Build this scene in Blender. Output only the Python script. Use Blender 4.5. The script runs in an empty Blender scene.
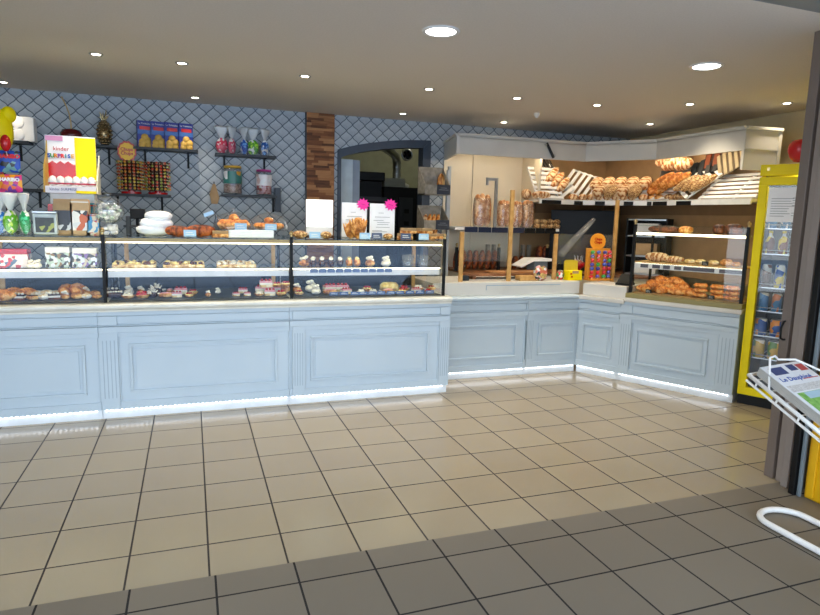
import bpy, math, random
from mathutils import Vector, Matrix, Quaternion
PI = math.pi
SC = bpy.context.scene
COL = SC.collection
random.seed(7)

# ------------------------------------------------------------------ camera
FPX, YAW, PITCH, ROLL = 607.82, .3462, -.1461, .0252
CP = Vector((-.0357, -4.7532, 1.5174))
_F = Vector((math.sin(YAW)*math.cos(PITCH), math.cos(YAW)*math.cos(PITCH), math.sin(PITCH)))
_R0 = Vector((math.cos(YAW), -math.sin(YAW), 0)); _U0 = _R0.cross(_F)
_R = _R0*math.cos(ROLL) + _U0*math.sin(ROLL); _U = _R.cross(_F)
cd = bpy.data.cameras.new('camera'); cam = bpy.data.objects.new('camera', cd); COL.objects.link(cam)
cd.sensor_width = 36; cd.lens = FPX/820*36; cd.clip_start = .05; cd.clip_end = 200
m = Matrix((_R, _U, -_F)).transposed().to_4x4(); m.translation = CP; cam.matrix_world = m
SC.camera = cam
def ray(x, y): return _F + _R*((x-410)/FPX) - _U*((y-307.5)/FPX)
def onY(x, y, Y):
    d = ray(x, y); return CP + d*((Y-CP.y)/d.y)
def onX(x, y, X):
    d = ray(x, y); return CP + d*((X-CP.x)/d.x)
def onZ(x, y, Z):
    d = ray(x, y); return CP + d*((Z-CP.z)/d.z)

# ------------------------------------------------------------------ light
SC.view_settings.view_transform = 'Standard'; SC.view_settings.look = 'None'
SC.view_settings.exposure = 0.95; SC.view_settings.gamma = 1.0
SC.cycles.transparent_max_bounces = 32
SC.cycles.max_bounces = 8; SC.cycles.glossy_bounces = 4; SC.cycles.diffuse_bounces = 4
SC.cycles.caustics_reflective = False; SC.cycles.caustics_refractive = False
SC.cycles.sample_clamp_indirect = 4.0
WORLD = 3.0
w = bpy.data.worlds.new('world'); SC.world = w; w.use_nodes = True
nt = w.node_tree; nt.nodes.clear()
g_ = nt.nodes.new('ShaderNodeTexCoord'); s_ = nt.nodes.new('ShaderNodeSeparateXYZ')
r_ = nt.nodes.new('ShaderNodeValToRGB'); b_ = nt.nodes.new('ShaderNodeBackground'); o_ = nt.nodes.new('ShaderNodeOutputWorld')
nt.links.new(g_.outputs['Generated'], s_.inputs[0]); nt.links.new(s_.outputs['Z'], r_.inputs[0])
r_.color_ramp.elements[0].position = 0.0; r_.color_ramp.elements[0].color = (.80, .90, 1, 1)
r_.color_ramp.elements[1].position = .6; r_.color_ramp.elements[1].color = (.50, .70, 1, 1)
nt.links.new(r_.outputs[0], b_.inputs[0]); b_.inputs[1].default_value = WORLD
nt.links.new(b_.outputs[0], o_.inputs[0])

sl = bpy.data.lights.new('sun', 'SUN'); sl.energy = 7.0; sl.angle = .01; sl.color = (1, .96, .9)
so = bpy.data.objects.new('sun', sl); COL.objects.link(so); so.rotation_euler = (math.radians(-38), math.radians(12), 0)
# ------------------------------------------------------------------ materials
MATS = {}
def hexc(h):
    v = [int(h[i:i+2], 16)/255 for i in (0, 2, 4)]
    return tuple((c/12.92 if c <= .04045 else ((c+.055)/1.055)**2.4) for c in v) + (1,)
class NT:
    def __init__(s, name):
        s.m = bpy.data.materials.new(name); s.m.use_nodes = True; s.t = s.m.node_tree; s.t.nodes.clear()
        s.out = s.n('ShaderNodeOutputMaterial')
    def n(s, t, **k):
        o = s.t.nodes.new(t)
        for a, b in k.items(): setattr(o, a, b)
        return o
    def l(s, a, b): s.t.links.new(a, b)
    def math(s, op, a, b=None, c=None):
        o = s.n('ShaderNodeMath', operation=op)
        for i, v in enumerate((a, b, c)):
            if v is None: continue
            if isinstance(v, (int, float)): o.inputs[i].default_value = v
            else: s.l(v, o.inputs[i])
        return o.outputs[0]
    def mix(s, f, a, b):
        o = s.n('ShaderNodeMix', data_type='RGBA')
        for i, v in ((0, f), (6, a), (7, b)):
            if isinstance(v, (int, float, tuple)): o.inputs[i].default_value = v
            else: s.l(v, o.inputs[i])
        return o.outputs[2]
    def obj(s):
        o = s.n('ShaderNodeTexCoord'); return o.outputs['Object']
    def xyz(s, v):
        o = s.n('ShaderNodeSeparateXYZ'); s.l(v, o.inputs[0]); return o.outputs
    def noise(s, v, sc, det=2, ro=.5):
        o = s.n('ShaderNodeTexNoise'); s.l(v, o.inputs['Vector']); o.inputs['Scale'].default_value = sc
        o.inputs['Detail'].default_value = det; o.inputs['Roughness'].default_value = ro; return o.outputs['Fac']
    def prin(s, color, rough=.5, metal=0, spec=.5, bump=None, bstr=.3, bdist=.01, coat=0):
        p = s.n('ShaderNodeBsdfPrincipled')
        for k, v in (('Base Color', color), ('Roughness', rough), ('Metallic', metal)):
            if isinstance(v, (int, float, tuple)): p.inputs[k].default_value = v
            else: s.l(v, p.inputs[k])
        p.inputs['Specular IOR Level'].default_value = spec
        p.inputs['Coat Weight'].default_value = coat
        if bump is not None:
            b = s.n('ShaderNodeBump'); b.inputs['Strength'].default_value = bstr; b.inputs['Distance'].default_value = bdist
            s.l(bump, b.inputs['Height']); s.l(b.outputs[0], p.inputs['Normal'])
        s.l(p.outputs[0], s.out.inputs[0]); return p
def mat(name, h, rough=.5, metal=0, h2=None, sc=8, spec=.5, bump=0, coat=0):
    if name in MATS: return MATS[name]
    t = NT(name); c = hexc(h); v = t.obj(); nz = t.noise(v, sc, 3)
    c2 = hexc(h2) if h2 else tuple(x*.9 for x in c[:3]) + (1,)
    rr = t.n('ShaderNodeMapRange'); t.l(nz, rr.inputs[0]); rr.inputs[1].default_value = .38; rr.inputs[2].default_value = .62
    t.prin(t.mix(rr.outputs[0], c, c2), rough, metal, spec, nz if bump else None, bump, .01, coat)
    MATS[name] = t.m; return t.m
def emat(name, h, st):
    if name in MATS: return MATS[name]
    t = NT(name); e = t.n('ShaderNodeEmission'); e.inputs[0].default_value = hexc(h); e.inputs[1].default_value = st
    t.l(e.outputs[0], t.out.inputs[0]); MATS[name] = t.m; return t.m
def glassmat(name, tint=(.97, .99, .98, 1), f0=.05, rough=.0, haze=0.):
    if name in MATS: return MATS[name]
    t = NT(name); tr = t.n('ShaderNodeBsdfTransparent'); tr.inputs[0].default_value = tint
    gl = t.n('ShaderNodeBsdfGlossy'); gl.inputs['Roughness'].default_value = rough
    lw = t.n('ShaderNodeLayerWeight'); lw.inputs[0].default_value = .5
    f = t.math('MULTIPLY_ADD', t.math('POWER', lw.outputs['Facing'], 5.0), .9, f0)
    mx = t.n('ShaderNodeMixShader'); t.l(f, mx.inputs[0]); t.l(tr.outputs[0], mx.inputs[1]); t.l(gl.outputs[0], mx.inputs[2])
    last = mx.outputs[0]
    if haze:
        df = t.n('ShaderNodeBsdfDiffuse'); df.inputs[0].default_value = (.85, .88, .9, 1)
        m2 = t.n('ShaderNodeMixShader'); m2.inputs[0].default_value = haze; t.l(last, m2.inputs[1]); t.l(df.outputs[0], m2.inputs[2]); last = m2.outputs[0]
    t.l(last, t.out.inputs[0]); MATS[name] = t.m; return t.m
def tilemat(name, ca, cb, cg, px, py, ox, oy, gw, rough, seed=0., rv=.06):
    t = NT(name); v = t.obj(); x, y, z = t.xyz(v)
    u = t.math('DIVIDE', t.math('SUBTRACT', x, ox), px); q = t.math('DIVIDE', t.math('SUBTRACT', y, oy), py)
    def line(a, p):
        f = t.math('FRACT', t.math('ADD', a, 200.)); d = t.math('MINIMUM', f, t.math('SUBTRACT', 1., f))
        return t.math('LESS_THAN', d, gw/2/p)
    grout = t.math('MAXIMUM', line(u, px), line(q, py))
    cell = t.n('ShaderNodeCombineXYZ'); t.l(t.math('FLOOR', u), cell.inputs[0]); t.l(t.math('FLOOR', q), cell.inputs[1]); cell.inputs[2].default_value = seed
    wn = t.n('ShaderNodeTexWhiteNoise', noise_dimensions='3D'); t.l(cell.outputs[0], wn.inputs[0])
    n1 = t.noise(v, 1.3, 4); n2 = t.noise(v, 260, 2)
    f = t.math('MULTIPLY_ADD', wn.outputs['Value'], .35, t.math('MULTIPLY', n1, .5))
    f = t.math('MULTIPLY_ADD', n2, .25, f)
    c = t.mix(f, ca, cb); c = t.mix(grout, c, cg)
    r = t.math('MULTIPLY_ADD', grout, .5, t.math('MULTIPLY_ADD', n1, rv, rough))
    h = t.math('SUBTRACT', 1., grout)
    t.prin(c, r, 0, .5, h, .5, .002); MATS[name] = t.m; return t.m

M_floor = tilemat('floor_tile', hexc('998b75'), hexc('a99b80'), hexc('2e2620'), .33, .33, 0, 0, .0085, .17)
M_floor2 = tilemat('porch_tile', hexc('675e50'), hexc('7b7162'), hexc('221d1a'), .33, .325, .023, -2.403, .009, .5, 3.)
M_pave = tilemat('street_paving', hexc('71879f'), hexc('8094ab'), hexc('2a3442'), .8, .8, 0, 0, .03, .6, 5.)
def wallpaper():
    t = NT('wallpaper'); v = t.obj(); x, y, z = t.xyz(v)
    px, pz = .138, .132
    a = t.math('DIVIDE', x, px); b = t.math('DIVIDE', z, pz)
    # slight S bend of the strap lines
    wa = t.math('MULTIPLY', t.math('SINE', t.math('MULTIPLY', t.math('ADD', a, b), 2*PI)), .02)
    wb = t.math('MULTIPLY', t.math('SINE', t.math('MULTIPLY', t.math('SUBTRACT', a, b), 2*PI)), .035)
    u = t.math('ADD', t.math('ADD', a, b), wb); q = t.math('ADD', t.math('SUBTRACT', a, b), wa)
    def d(k):
        f = t.math('FRACT', t.math('ADD', k, 100.)); return f, t.math('MINIMUM', f, t.math('SUBTRACT', 1., f))
    fu, du = d(u); fq, dq = d(q)
    mn = t.math('MINIMUM', du, dq)
    mr = t.n('ShaderNodeMapRange'); t.l(mn, mr.inputs[0]); mr.inputs[1].default_value = .02; mr.inputs[2].default_value = .065
    edge = mr.outputs[0]
    tuft = t.math('ADD', t.math('MULTIPLY', fu, .5), t.math('MULTIPLY', t.math('SUBTRACT', 1., fq), .5))
    n = t.noise(v, 45, 4, .7)
    c = t.mix(t.math('MULTIPLY_ADD', n, .6, t.math('MULTIPLY', tuft, .45)), hexc('858e97'), hexc('cdd3d6'))
    c = t.mix(edge, hexc('4a5561'), c)
    t.prin(c, .55, 0, .35, edge, .25, .004); MATS['wallpaper'] = t.m; return t.m
M_wallpaper = wallpaper()
def woodclad():
    t = NT('wood_cladding'); v = t.obj(); x, y, z = t.xyz(v)
    row = t.math('FLOOR', t.math('DIVIDE', z, .026)); wn = t.n('ShaderNodeTexWhiteNoise', noise_dimensions='1D'); t.l(row, wn.inputs['W'])
    u = t.math('DIVIDE', t.math('ADD', x, wn.outputs['Value']), .17)
    cm = t.n('ShaderNodeCombineXYZ'); t.l(t.math('FLOOR', u), cm.inputs[0]); t.l(row, cm.inputs[1])
    w2 = t.n('ShaderNodeTexWhiteNoise', noise_dimensions='2D'); t.l(cm.outputs[0], w2.inputs[0])
    mp = t.n('ShaderNodeMapping'); t.l(v, mp.inputs[0]); mp.inputs['Scale'].default_value = (8, 8, 160)
    gr = t.noise(mp.outputs[0], 1, 4)
    r = t.n('ShaderNodeValToRGB'); t.l(t.math('MULTIPLY_ADD', gr, .5, t.math('MULTIPLY', w2.outputs['Value'], .62)), r.inputs[0])
    e = r.color_ramp.elements; e[0].position = .15; e[0].color = hexc('3a2114'); e[1].position = .95; e[1].color = hexc('c08a58')
    k = e.new(.5); k.color = hexc('85522f')
    t.prin(r.outputs[0], .6, 0, .3, w2.outputs['Value'], .6, .01); MATS['wood_cladding'] = t.m; return t.m
M_clad = woodclad()
def crustmat(name, a, b, c, sc=22, lo=.4, hi=.62):
    t = NT(name); v = t.obj(); n = t.noise(v, sc, 4, .6)
    r = t.n('ShaderNodeValToRGB'); t.l(n, r.inputs[0]); e = r.color_ramp.elements
    e[0].position = lo; e[0].color = hexc(a); e[1].position = hi; e[1].color = hexc(c); k = e.new((lo+hi)/2); k.color = hexc(b)
    t.prin(r.outputs[0], .5, 0, .4, n, .4, .006); MATS[name] = t.m; return t.m
def slashmat(name, a, b, p=.045):   # floured bands across a scored loaf, along its own x
    t = NT(name); v = t.obj(); x, y, z = t.xyz(v)
    n = t.noise(v, 20, 4, .6)
    u = t.math('FRACT', t.math('ADD', t.math('DIVIDE', t.math('ADD', x, t.math('MULTIPLY', y, .6)), p), t.math('MULTIPLY_ADD', n, 2.6, 50.)))
    mr = t.n('ShaderNodeMapRange'); t.l(u, mr.inputs[0]); mr.inputs[1].default_value = .3; mr.inputs[2].default_value = .6
    t.prin(t.mix(mr.outputs[0], hexc(a), hexc(b)), .7, 0, .25, n, .4, .008); MATS[name] = t.m; return t.m
def blotch(name, cols, sc=30, rough=.35, st=None):   # printed packaging: hard edged patches of colour
    if name in MATS: return MATS[name]
    t = NT(name); v = t.obj(); vo = t.n('ShaderNodeTexVoronoi'); t.l(v, vo.inputs['Vector']); vo.inputs['Scale'].default_value = sc
    sp = t.n('ShaderNodeSeparateColor'); t.l(vo.outputs['Color'], sp.inputs[0])
    r = t.n('ShaderNodeValToRGB'); r.color_ramp.interpolation = 'CONSTANT'; t.l(sp.outputs[0], r.inputs[0])
    e = r.color_ramp.elements; n = len(cols)
    e[0].position = 0; e[0].color = hexc(cols[0]); e[1].position = 1/n; e[1].color = hexc(cols[1])
    for i in range(2, n): k = e.new(i/n); k.color = hexc(cols[i])
    t.prin(r.outputs[0], rough, 0, .5); MATS[name] = t.m; return t.m

M_blue = mat('counter_paint', 'bac8d1', .38, h2='b5c4ce', sc=2)
M_line = mat('counter_groove', '9caebb', .6)
M_plinth = mat('plinth_white', 'dde2e6', .4)
M_ledge = mat('ledge_cream', 'dbd9cd', .3)
M_white = mat('white_paint', 'e4e2dc', .45)
M_white2 = mat('white_plastic', 'eceae6', .35)
M_ceil = mat('ceiling_paint', 'ddd5cb', .85, h2='d8d0c5', sc=90, bump=.12)
M_cream = mat('cream_wall', 'd8c79c', .8, sc=3)
M_beige = mat('beige_panel', 'eadcc2', .6, h2='e6d7bc', sc=2)
M_corn = mat('cornice_paint', 'cfccc4', .5, sc=2)
M_tan = mat('tan_panel', 'b08c62', .6)
M_black = mat('black_metal', '0a0b0c', .5, spec=.25)
M_dark = mat('dark_panel', '121315', .55, spec=.25)
M_slate = mat('slate_shelf', '24282d', .5)
M_frame = mat('door_frame_paint', '3a4452', .5)
M_brass = mat('brass', 'c9ad78', .28, 1)
M_steel = mat('steel', 'b8bcc0', .3, 1)
M_pine = mat('pine_wood', 'c69c5e', .55, h2='b58848', sc=18)
M_wood = mat('board_wood', '8f5e38', .55, h2='6f4426', sc=12)
M_yellow = mat('yellow_enamel', 'f6e000', .5, h2='ecd400', sc=2, spec=.25)
M_yellow2 = mat('yellow_panel', 'd9a40a', .4, sc=3)
M_taupe = mat('taupe_aluminium', '6f6259', .45, sc=3)
M_taupe2 = mat('light_aluminium', '8c8078', .45, sc=3)
M_grey = mat('grey_aluminium', '6f7a80', .4, sc=3)
M_glass = glassmat('clear_glass', (.985, .99, .985, 1), f0=.028)
M_plexi = glassmat('plexiglass', f0=.03, haze=.03)
M_shelfglass = glassmat('green_edge_glass', (.88, .95, .92, 1), f0=.03)
M_dome = glassmat('dome_plastic', (.96, .97, .98, 1), f0=.07, haze=.03)
M_cello = glassmat('cellophane', (.97, .97, .97, 1), f0=.05, rough=.12, haze=.05)
M_cellow = glassmat('cellophane_fan', (.95, .97, .98, 1), f0=.08, rough=.2, haze=.6)
E_led = emat('led_white', 'f4f8ff', 3.6)
E_tube = emat('tube_warm', 'fff0c8', 6.)
E_spot = emat('spot_lamp', 'fff4dc', 14.)
E_disc = emat('disc_lamp', 'ffffff', 7.)
E_screen_refl = emat('screen_reflection_glow', 'ffffff', 1.6)
C_gold = crustmat('crust_golden', '9a5a22', 'd9954a', 'f2c580')
C_brown = crustmat('crust_brown', '4a1f0e', '8a3f1a', 'b4602a')
C_pale = crustmat('crust_pale', 'b98a4c', 'e3c489', 'f6e8c4')
C_dark = crustmat('crust_dark', '2c130a', '55260f', '7e4019')
C_seed = crustmat('crust_seeded', '6d4420', 'b07c44', 'dcbd88', 90, .42, .58)
C_floured = slashmat('crust_floured', 'a8652f', 'e6c79c', .06)
C_orange = crustmat('crust_orange', 'b3601a', 'e8913a', 'f8c67a', 26)
M_cream2 = mat('whipped_cream', 'f3ead9', .5)
M_icing = mat('pink_icing', 'e79aa0', .3)
M_choc = mat('chocolate', '3a1d12', .25)
M_berry = mat('red_berry', 'b52a2c', .25)
M_custard = mat('custard', 'ecd48a', .35)
M_paper = mat('white_paper', 'f6f7fa', .7, h2='f0f2f6')
M_pink = mat('fluo_pink', 'ff2fa8', .6)
M_tag = mat('blue_tag', '9cc0de', .5)
M_slatelabel = mat('chalk_label', '2b2f3a', .6)
M_kraft = mat('kraft_paper', 'b5946a', .7, h2='a2825a')
M_ink = mat('grey_ink', '8c9098', .7)
M_red = mat('red_gloss', 'c3161c', .25)
M_greyw = mat('grey_wood', '9b9385', .7, h2='857c6e', sc=25)

# ------------------------------------------------------------------ mesh builder
class MB:
    def __init__(s): s.v = []; s.f = []; s.mi = []; s.sm = []
    def add(s, vs, fs, mi=0, smooth=False, M=None):
        o = len(s.v)
        s.v += [tuple(M @ Vector(p)) if M is not None else tuple(p) for p in vs]
        for f in fs: s.f.append(tuple(o+i for i in f)); s.mi.append(mi); s.sm.append(smooth)
        return s
    def box(s, x0, x1, y0, y1, z0, z1, mi=0, M=None):
        return s.add([(x0,y0,z0),(x1,y0,z0),(x1,y1,z0),(x0,y1,z0),(x0,y0,z1),(x1,y0,z1),(x1,y1,z1),(x0,y1,z1)],
              [(0,3,2,1),(4,5,6,7),(0,1,5,4),(1,2,6,5),(2,3,7,6),(3,0,4,7)], mi, False, M)
    def prism(s, poly, a0, a1, plane='XZ', mi=0, M=None, smooth=False):
        def P(p, a): return (p[0], a, p[1]) if plane == 'XZ' else ((a, p[0], p[1]) if plane == 'YZ' else (p[0], p[1], a))
        n = len(poly); vs = [P(p, a0) for p in poly] + [P(p, a1) for p in poly]
        s.add(vs, [tuple(range(n))[::-1], tuple(range(n, 2*n))], mi, False, M)
        return s.add(vs, [(i, (i+1) % n, n+(i+1) % n, n+i) for i in range(n)], mi, smooth, M)
    def lathe(s, prof, c=(0,0,0), seg=20, mi=0, M=None, sx=1, sy=1, smooth=True):
        vs = []; fs = []; k = len(prof)
        for j in range(seg):
            a = 2*PI*j/seg
            for r, z in prof: vs.append((c[0]+r*math.cos(a)*sx, c[1]+r*math.sin(a)*sy, c[2]+z))
        for j in range(seg):
            j2 = (j+1) % seg
            for i in range(k-1): fs.append((j*k+i, j2*k+i, j2*k+i+1, j*k+i+1))
        s.add(vs, fs, mi, smooth, M)
        caps = []
        if prof[0][0] > 1e-6: caps.append(tuple(j*k for j in range(seg))[::-1])
        if prof[-1][0] > 1e-6: caps.append(tuple(j*k+k-1 for j in range(seg)))
        if caps: s.add(vs, caps, mi, False, M)
        return s
    def cyl(s, c, r, h, seg=16, mi=0, M=None): return s.lathe([(r, 0), (r, h)], c, seg, mi, M)
    def ell(s, c, r, seg=12, rings=8, mi=0, M=None, jit=0, pw=1., seed=0):
        rnd = random.Random(seed); prof = []
        vs = []; fs = []
        for i in range(rings+1):
            t = PI*i/rings
            for j in range(seg):
                a = 2*PI*j/seg; q = 1+rnd.uniform(-jit, jit)
                ct, st_ = math.cos(t), math.sin(t)
                f = lambda q_, e: math.copysign(abs(q_)**e, q_)
                vs.append((c[0]+r[0]*f(st_, pw)*f(math.cos(a), pw)*q, c[1]+r[1]*f(st_, pw)*f(math.sin(a), pw)*q, c[2]+r[2]*f(ct, pw)*q))
        for i in range(rings):
            for j in range(seg):
                j2 = (j+1) % seg; fs.append((i*seg+j, (i+1)*seg+j, (i+1)*seg+j2, i*seg+j2))
        return s.add(vs, fs, mi, True, M)
    def tube(s, pts, r, seg=8, mi=0, closed=False, M=None, caps=True, flat=1.):
        pts = [Vector(p) for p in pts]; n = len(pts); rs = r if isinstance(r, (list, tuple)) else [r]*n
        vs = []; fs = []; up = None
        for i, p in enumerate(pts):
            a = pts[(i-1) % n] if (closed or i > 0) else p; b = pts[(i+1) % n] if (closed or i < n-1) else p
            t = (b-a).normalized()
            if up is None:
                up = Vector((0, 0, 1)) if abs(t.z) < .9 else Vector((0, 1, 0))
            up = (up - t*up.dot(t)).normalized(); sd = t.cross(up)
            for j in range(seg):
                q = 2*PI*j/seg; vs.append(p + sd*(rs[i]*math.cos(q)) + up*(rs[i]*flat*math.sin(q)))
        m_ = n if closed else n-1
        for i in range(m_):
            i2 = (i+1) % n
            for j in range(seg): j2 = (j+1) % seg; fs.append((i*seg+j, i*seg+j2, i2*seg+j2, i2*seg+j))
        s.add(vs, fs, mi, True, M)
        if caps and not closed: s.add(vs, [tuple(range(seg))[::-1], tuple((n-1)*seg+j for j in range(seg))], mi, False, M)
        return s
    def build(s, name, mats, parent=None, loc=None, rz=0, bevel=0, label=None):
        me = bpy.data.meshes.new(name); me.from_pydata(s.v, [], s.f)
        if not isinstance(mats, (list, tuple)): mats = [mats]
        for m_ in mats: me.materials.append(m_)
        me.polygons.foreach_set('material_index', s.mi); me.polygons.foreach_set('use_smooth', s.sm); me.update()
        o = bpy.data.objects.new(name, me); COL.objects.link(o)
        if parent is not None: o.parent = parent
        if loc is not None: o.location = loc
        if rz: o.rotation_euler.z = rz
        if bevel:
            b = o.modifiers.new('bevel', 'BEVEL'); b.width = bevel; b.segments = 2; b.limit_method = 'ANGLE'; b.angle_limit = math.radians(40)
        if label: o['label'] = label
        return o
def thing(name, label, cat, loc=(0,0,0), rz=0, group=None, rot=None):
    o = bpy.data.objects.new(name, None); COL.objects.link(o); o.empty_display_size = .1
    o.location = loc; o.rotation_euler = rot if rot else (0, 0, rz); o['label'] = label; o['category'] = cat
    if group: o['group'] = group
    return o
def tag(o, label, cat, group=None):
    o['label'] = label; o['category'] = cat
    if group: o['group'] = group
    return o
def struct(o): o['kind'] = 'structure'; return o
def dup(root, loc, rot, label, group=None, scale=None):
    r = root.copy(); COL.objects.link(r); r.location = loc; r.rotation_euler = rot; r['label'] = label
    if group: r['group'] = group
    elif 'group' in r: del r['group']
    if scale: r.scale = scale
    for ch in list(root.children):
        c = ch.copy(); COL.objects.link(c); c.parent = r; c.matrix_parent_inverse = ch.matrix_parent_inverse
        for g in ch.children:
            d = g.copy(); COL.objects.link(d); d.parent = c
    return r
PROTO = {}
def place(kind, builder, name, cat, loc, rot, label, group=None, scale=None):
    """first time builds the thing, afterwards copies it with its parts"""
    if isinstance(scale, (int, float)): scale = (scale,)*3
    if kind not in PROTO:
        o = builder(name); PROTO[kind] = o; o['category'] = cat; o['label'] = label
        if group: o['group'] = group
        o.location = loc; o.rotation_euler = rot
        if scale: o.scale = scale
        return o
    o = dup(PROTO[kind], loc, rot, label, group, scale or (1, 1, 1)); o['category'] = cat
    return o
ORD = 'first second third fourth fifth sixth seventh eighth ninth tenth eleventh twelfth thirteenth fourteenth fifteenth sixteenth seventeenth eighteenth'.split()
def text(body, size, M_, loc, rot, parent, name='lettering', depth=.0008, align='CENTER', bold=0):
    cu = bpy.data.curves.new(name, 'FONT'); cu.body = body; cu.size = size; cu.extrude = depth; cu.align_x = align; cu.align_y = 'CENTER'
    cu.offset = bold; cu.resolution_u = 3
    o = bpy.data.objects.new(name, cu); cu.materials.append(M_)
    me = bpy.data.meshes.new_from_object(o); bpy.data.objects.remove(o)
    o = bpy.data.objects.new(name, me); COL.objects.link(o); o.parent = parent
    o.location = loc; o.rotation_euler = rot
    return o
FR = (PI/2, 0, 0)     # text standing upright, read from -Y
# ------------------------------------------------------------------ structure
H = 2.6; WY = 1.93; RX = 5.35
struct(MB().box(-3, 5.6, -2.245, 5.1, -.1, 0).build('floor', M_floor))
struct(MB().box(-6, 8, -6.5, -2.245, -.1, 0).build('floor_porch', M_floor2))
struct(MB().box(-22, 26, -45, -6.5, -.12, -.01).build('ground_street', M_pave))
struct(MB().box(-3.1, 5.45, -2.36, WY+.1, H, H+.12).build('ceiling', M_ceil))
struct(MB().box(-6, 8, -6.5, -2.5, 2.72, 2.84).build('ceiling_skyblock', M_ceil))  # unseen canopy added to block overhead sky, leaving light from the horizon
struct(MB().box(-3.1, 5.5, -2.5, -2.36, 2.6, 2.84).build('trim_1', M_grey))
struct(MB().box(-3.1, -3, -2.36, WY+.1, 0, H).build('wall_left', M_cream))
struct(MB().box(RX, RX+.1, -2.36, WY+.1, 0, H).build('wall_right', M_cream))
struct(MB().box(3.5, 5.5, -2.358, -2.28, 0, H).build('wall_front', M_cream))
arch = [(1.49, 2.235), (1.58, 2.262), (1.7, 2.295), (1.85, 2.327), (2.0, 2.352), (2.15, 2.372), (2.3, 2.386), (2.45, 2.394), (2.57, 2.398)]
b = MB()
b.box(-3.1, 1.49, WY, WY+.1, 0, H); b.box(2.57, RX+.1, WY, WY+.1, 0, H)
b.prism([(1.49, H)] + arch + [(2.57, H)], WY, WY+.1)
struct(b.build('wall_back', M_wallpaper))
# arched dark frame of the doorway
arci = [(x if 0 < i < 8 else (1.525 if i == 0 else 2.475), z-.085) for i, (x, z) in enumerate(arch)]
b = MB()
b.prism(arch + arci[::-1], WY-.035, WY+.12)
b.prism([(1.49, 0), (1.525, 0), (1.525, 2.16), (1.49, 2.235)], WY-.035, WY+.12)
b.prism([(2.475, 0), (2.57, 0), (2.57, 2.398), (2.475, 2.31)], WY-.035, WY+.12)
struct(b.build('door_1', M_frame))
struct(MB().box(1.148, 1.448, WY-.03, WY, 0, H).box(1.135, 1.148, WY-.032, WY, 0, H, 1).build('trim_3', [M_clad, M_slate]))
# kitchen seen through the doorway
M_kit = mat('kitchen_wall', 'a3a58c', .7)
struct(MB().box(.9, 5.2, 4.9, 5.0, 0, 3.2).build('wall_kitchen_back', M_kit))
struct(MB().box(.8, .9, WY+.1, 5.0, 0, 3.2).build('wall_kitchen_left', M_kit))
struct(MB().box(5.2, 5.3, WY+.1, 5.0, 0, 3.2).build('wall_kitchen_right', M_kit))
struct(MB().box(.8, 5.3, WY+.1, 5.0, 3.2, 3.3).build('ceiling_kitchen', M_kit))
struct(MB().box(.8, 5.3, WY+.1, WY+.14, 2.6, 3.3).build('wall_kitchen_front', M_kit))
L = bpy.data.lights.new('kitchen_lamp', 'POINT'); L.energy = 10; L.color = (1, .93, .72); L.shadow_soft_size = .15
lo = bpy.data.objects.new('kitchen_lamp', L); COL.objects.link(lo); lo.location = (3.3, 3.4, 3.05)

# pale door leaf standing open inside
t = thing('kitchen_door', 'pale blue door leaf standing open inside the kitchen doorway', 'door', (1.545, 2.06, 0))
MB().box(0, .15, 0, .04, .01, 2.15).box(.155, .24, .03, .07, .01, 2.15, 1).build('door_leaf', [mat('door_pale', 'c3d0d8', .5), mat('door_edge', '8d99a8', .5)], t)
MB().cyl((.03, -.01, 1.05), .012, .09, 8).build('handle', M_steel, t)
t = thing('bread_oven', 'black tall oven with overhanging hood seen through the kitchen doorway', 'oven', (2.15, 3.0, 0))
MB().box(-.4, .18, 0, .9, 0, 1.98).build('body', M_dark, t, bevel=.01)
MB().box(-.42, .19, -.1, .95, 1.98, 2.09).build('hood', M_black, t, bevel=.01)
for k in range(3):
    d = MB().box(-.36, .24, -.02, 0, .35+k*.5, .78+k*.5).build('oven_door', M_slate, t); MB().box(-.3, .18, -.05, -.03, .7+k*.5, .72+k*.5).build('handle', M_black, d)
t = thing('proving_cabinet', 'dark tall cabinet with a column of vents, right in the kitchen doorway', 'cabinet', (2.83, 3.42, 0))
MB().box(-.34, .5, 0, .6, 0, 1.94).build('body', M_dark, t, bevel=.01)
MB().box(-.12, .08, -.02, 0, .1, 1.8).build('door', M_slate, t)
for k in range(5): MB().box(-.05, .02, -.03, -.02, .9+k*.17, .96+k*.17).build('vent', M_black, t)
tag(MB().box(0, .30, 0, .5, 1.945, 2.06).build('wall_cabinet', mat('kit_cab', '8f8f84', .6), loc=(2.50, 3.44, 0)), 'pale grey box standing on the dark equipment in the kitchen', 'box')
b = MB(); b.tube([(2.92, 3.7, 1.94), (2.76, 3.7, 2.02), (2.76, 3.7, 2.3), (2.72, 3.65, 2.38), (2.6, 3.5, 2.42), (2.1, 3.0, 2.55)], .06, 14)
t = thing('ventilation_duct', 'silver ventilation duct bending under the kitchen ceiling', 'duct')
b.build('pipe', M_steel, t)
b = MB()
for z in (2.06, 2.15, 2.24, 2.32): b.cyl((2.76, 3.7, z-.02), .067, .012, 16)
b.build('clamp', M_steel, t)
M_ = Matrix.Translation((2.80, 3.4, 2.38)) @ Matrix.Scale(.55, 4) @ Matrix.Rotation(PI/2, 4, 'X')
t = thing('wall_fan', 'round dark extractor fan beside the silver duct in the kitchen', 'fan')
MB().lathe([(.14, -.03), (.15, 0), (.15, .05), (.12, .06), (.12, -.03)], M=M_).build('housing', M_steel, t)
b = MB(); b.cyl((0, 0, 0), .03, .05, M=M_)
for k in range(5): b.box(.02, .12, -.03, .03, .015, .02, M=M_ @ Matrix.Rotation(k*2*PI/5, 4, 'Z') @ Matrix.Rotation(.5, 4, 'X'))
b.build('blades', M_black, t)

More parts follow.
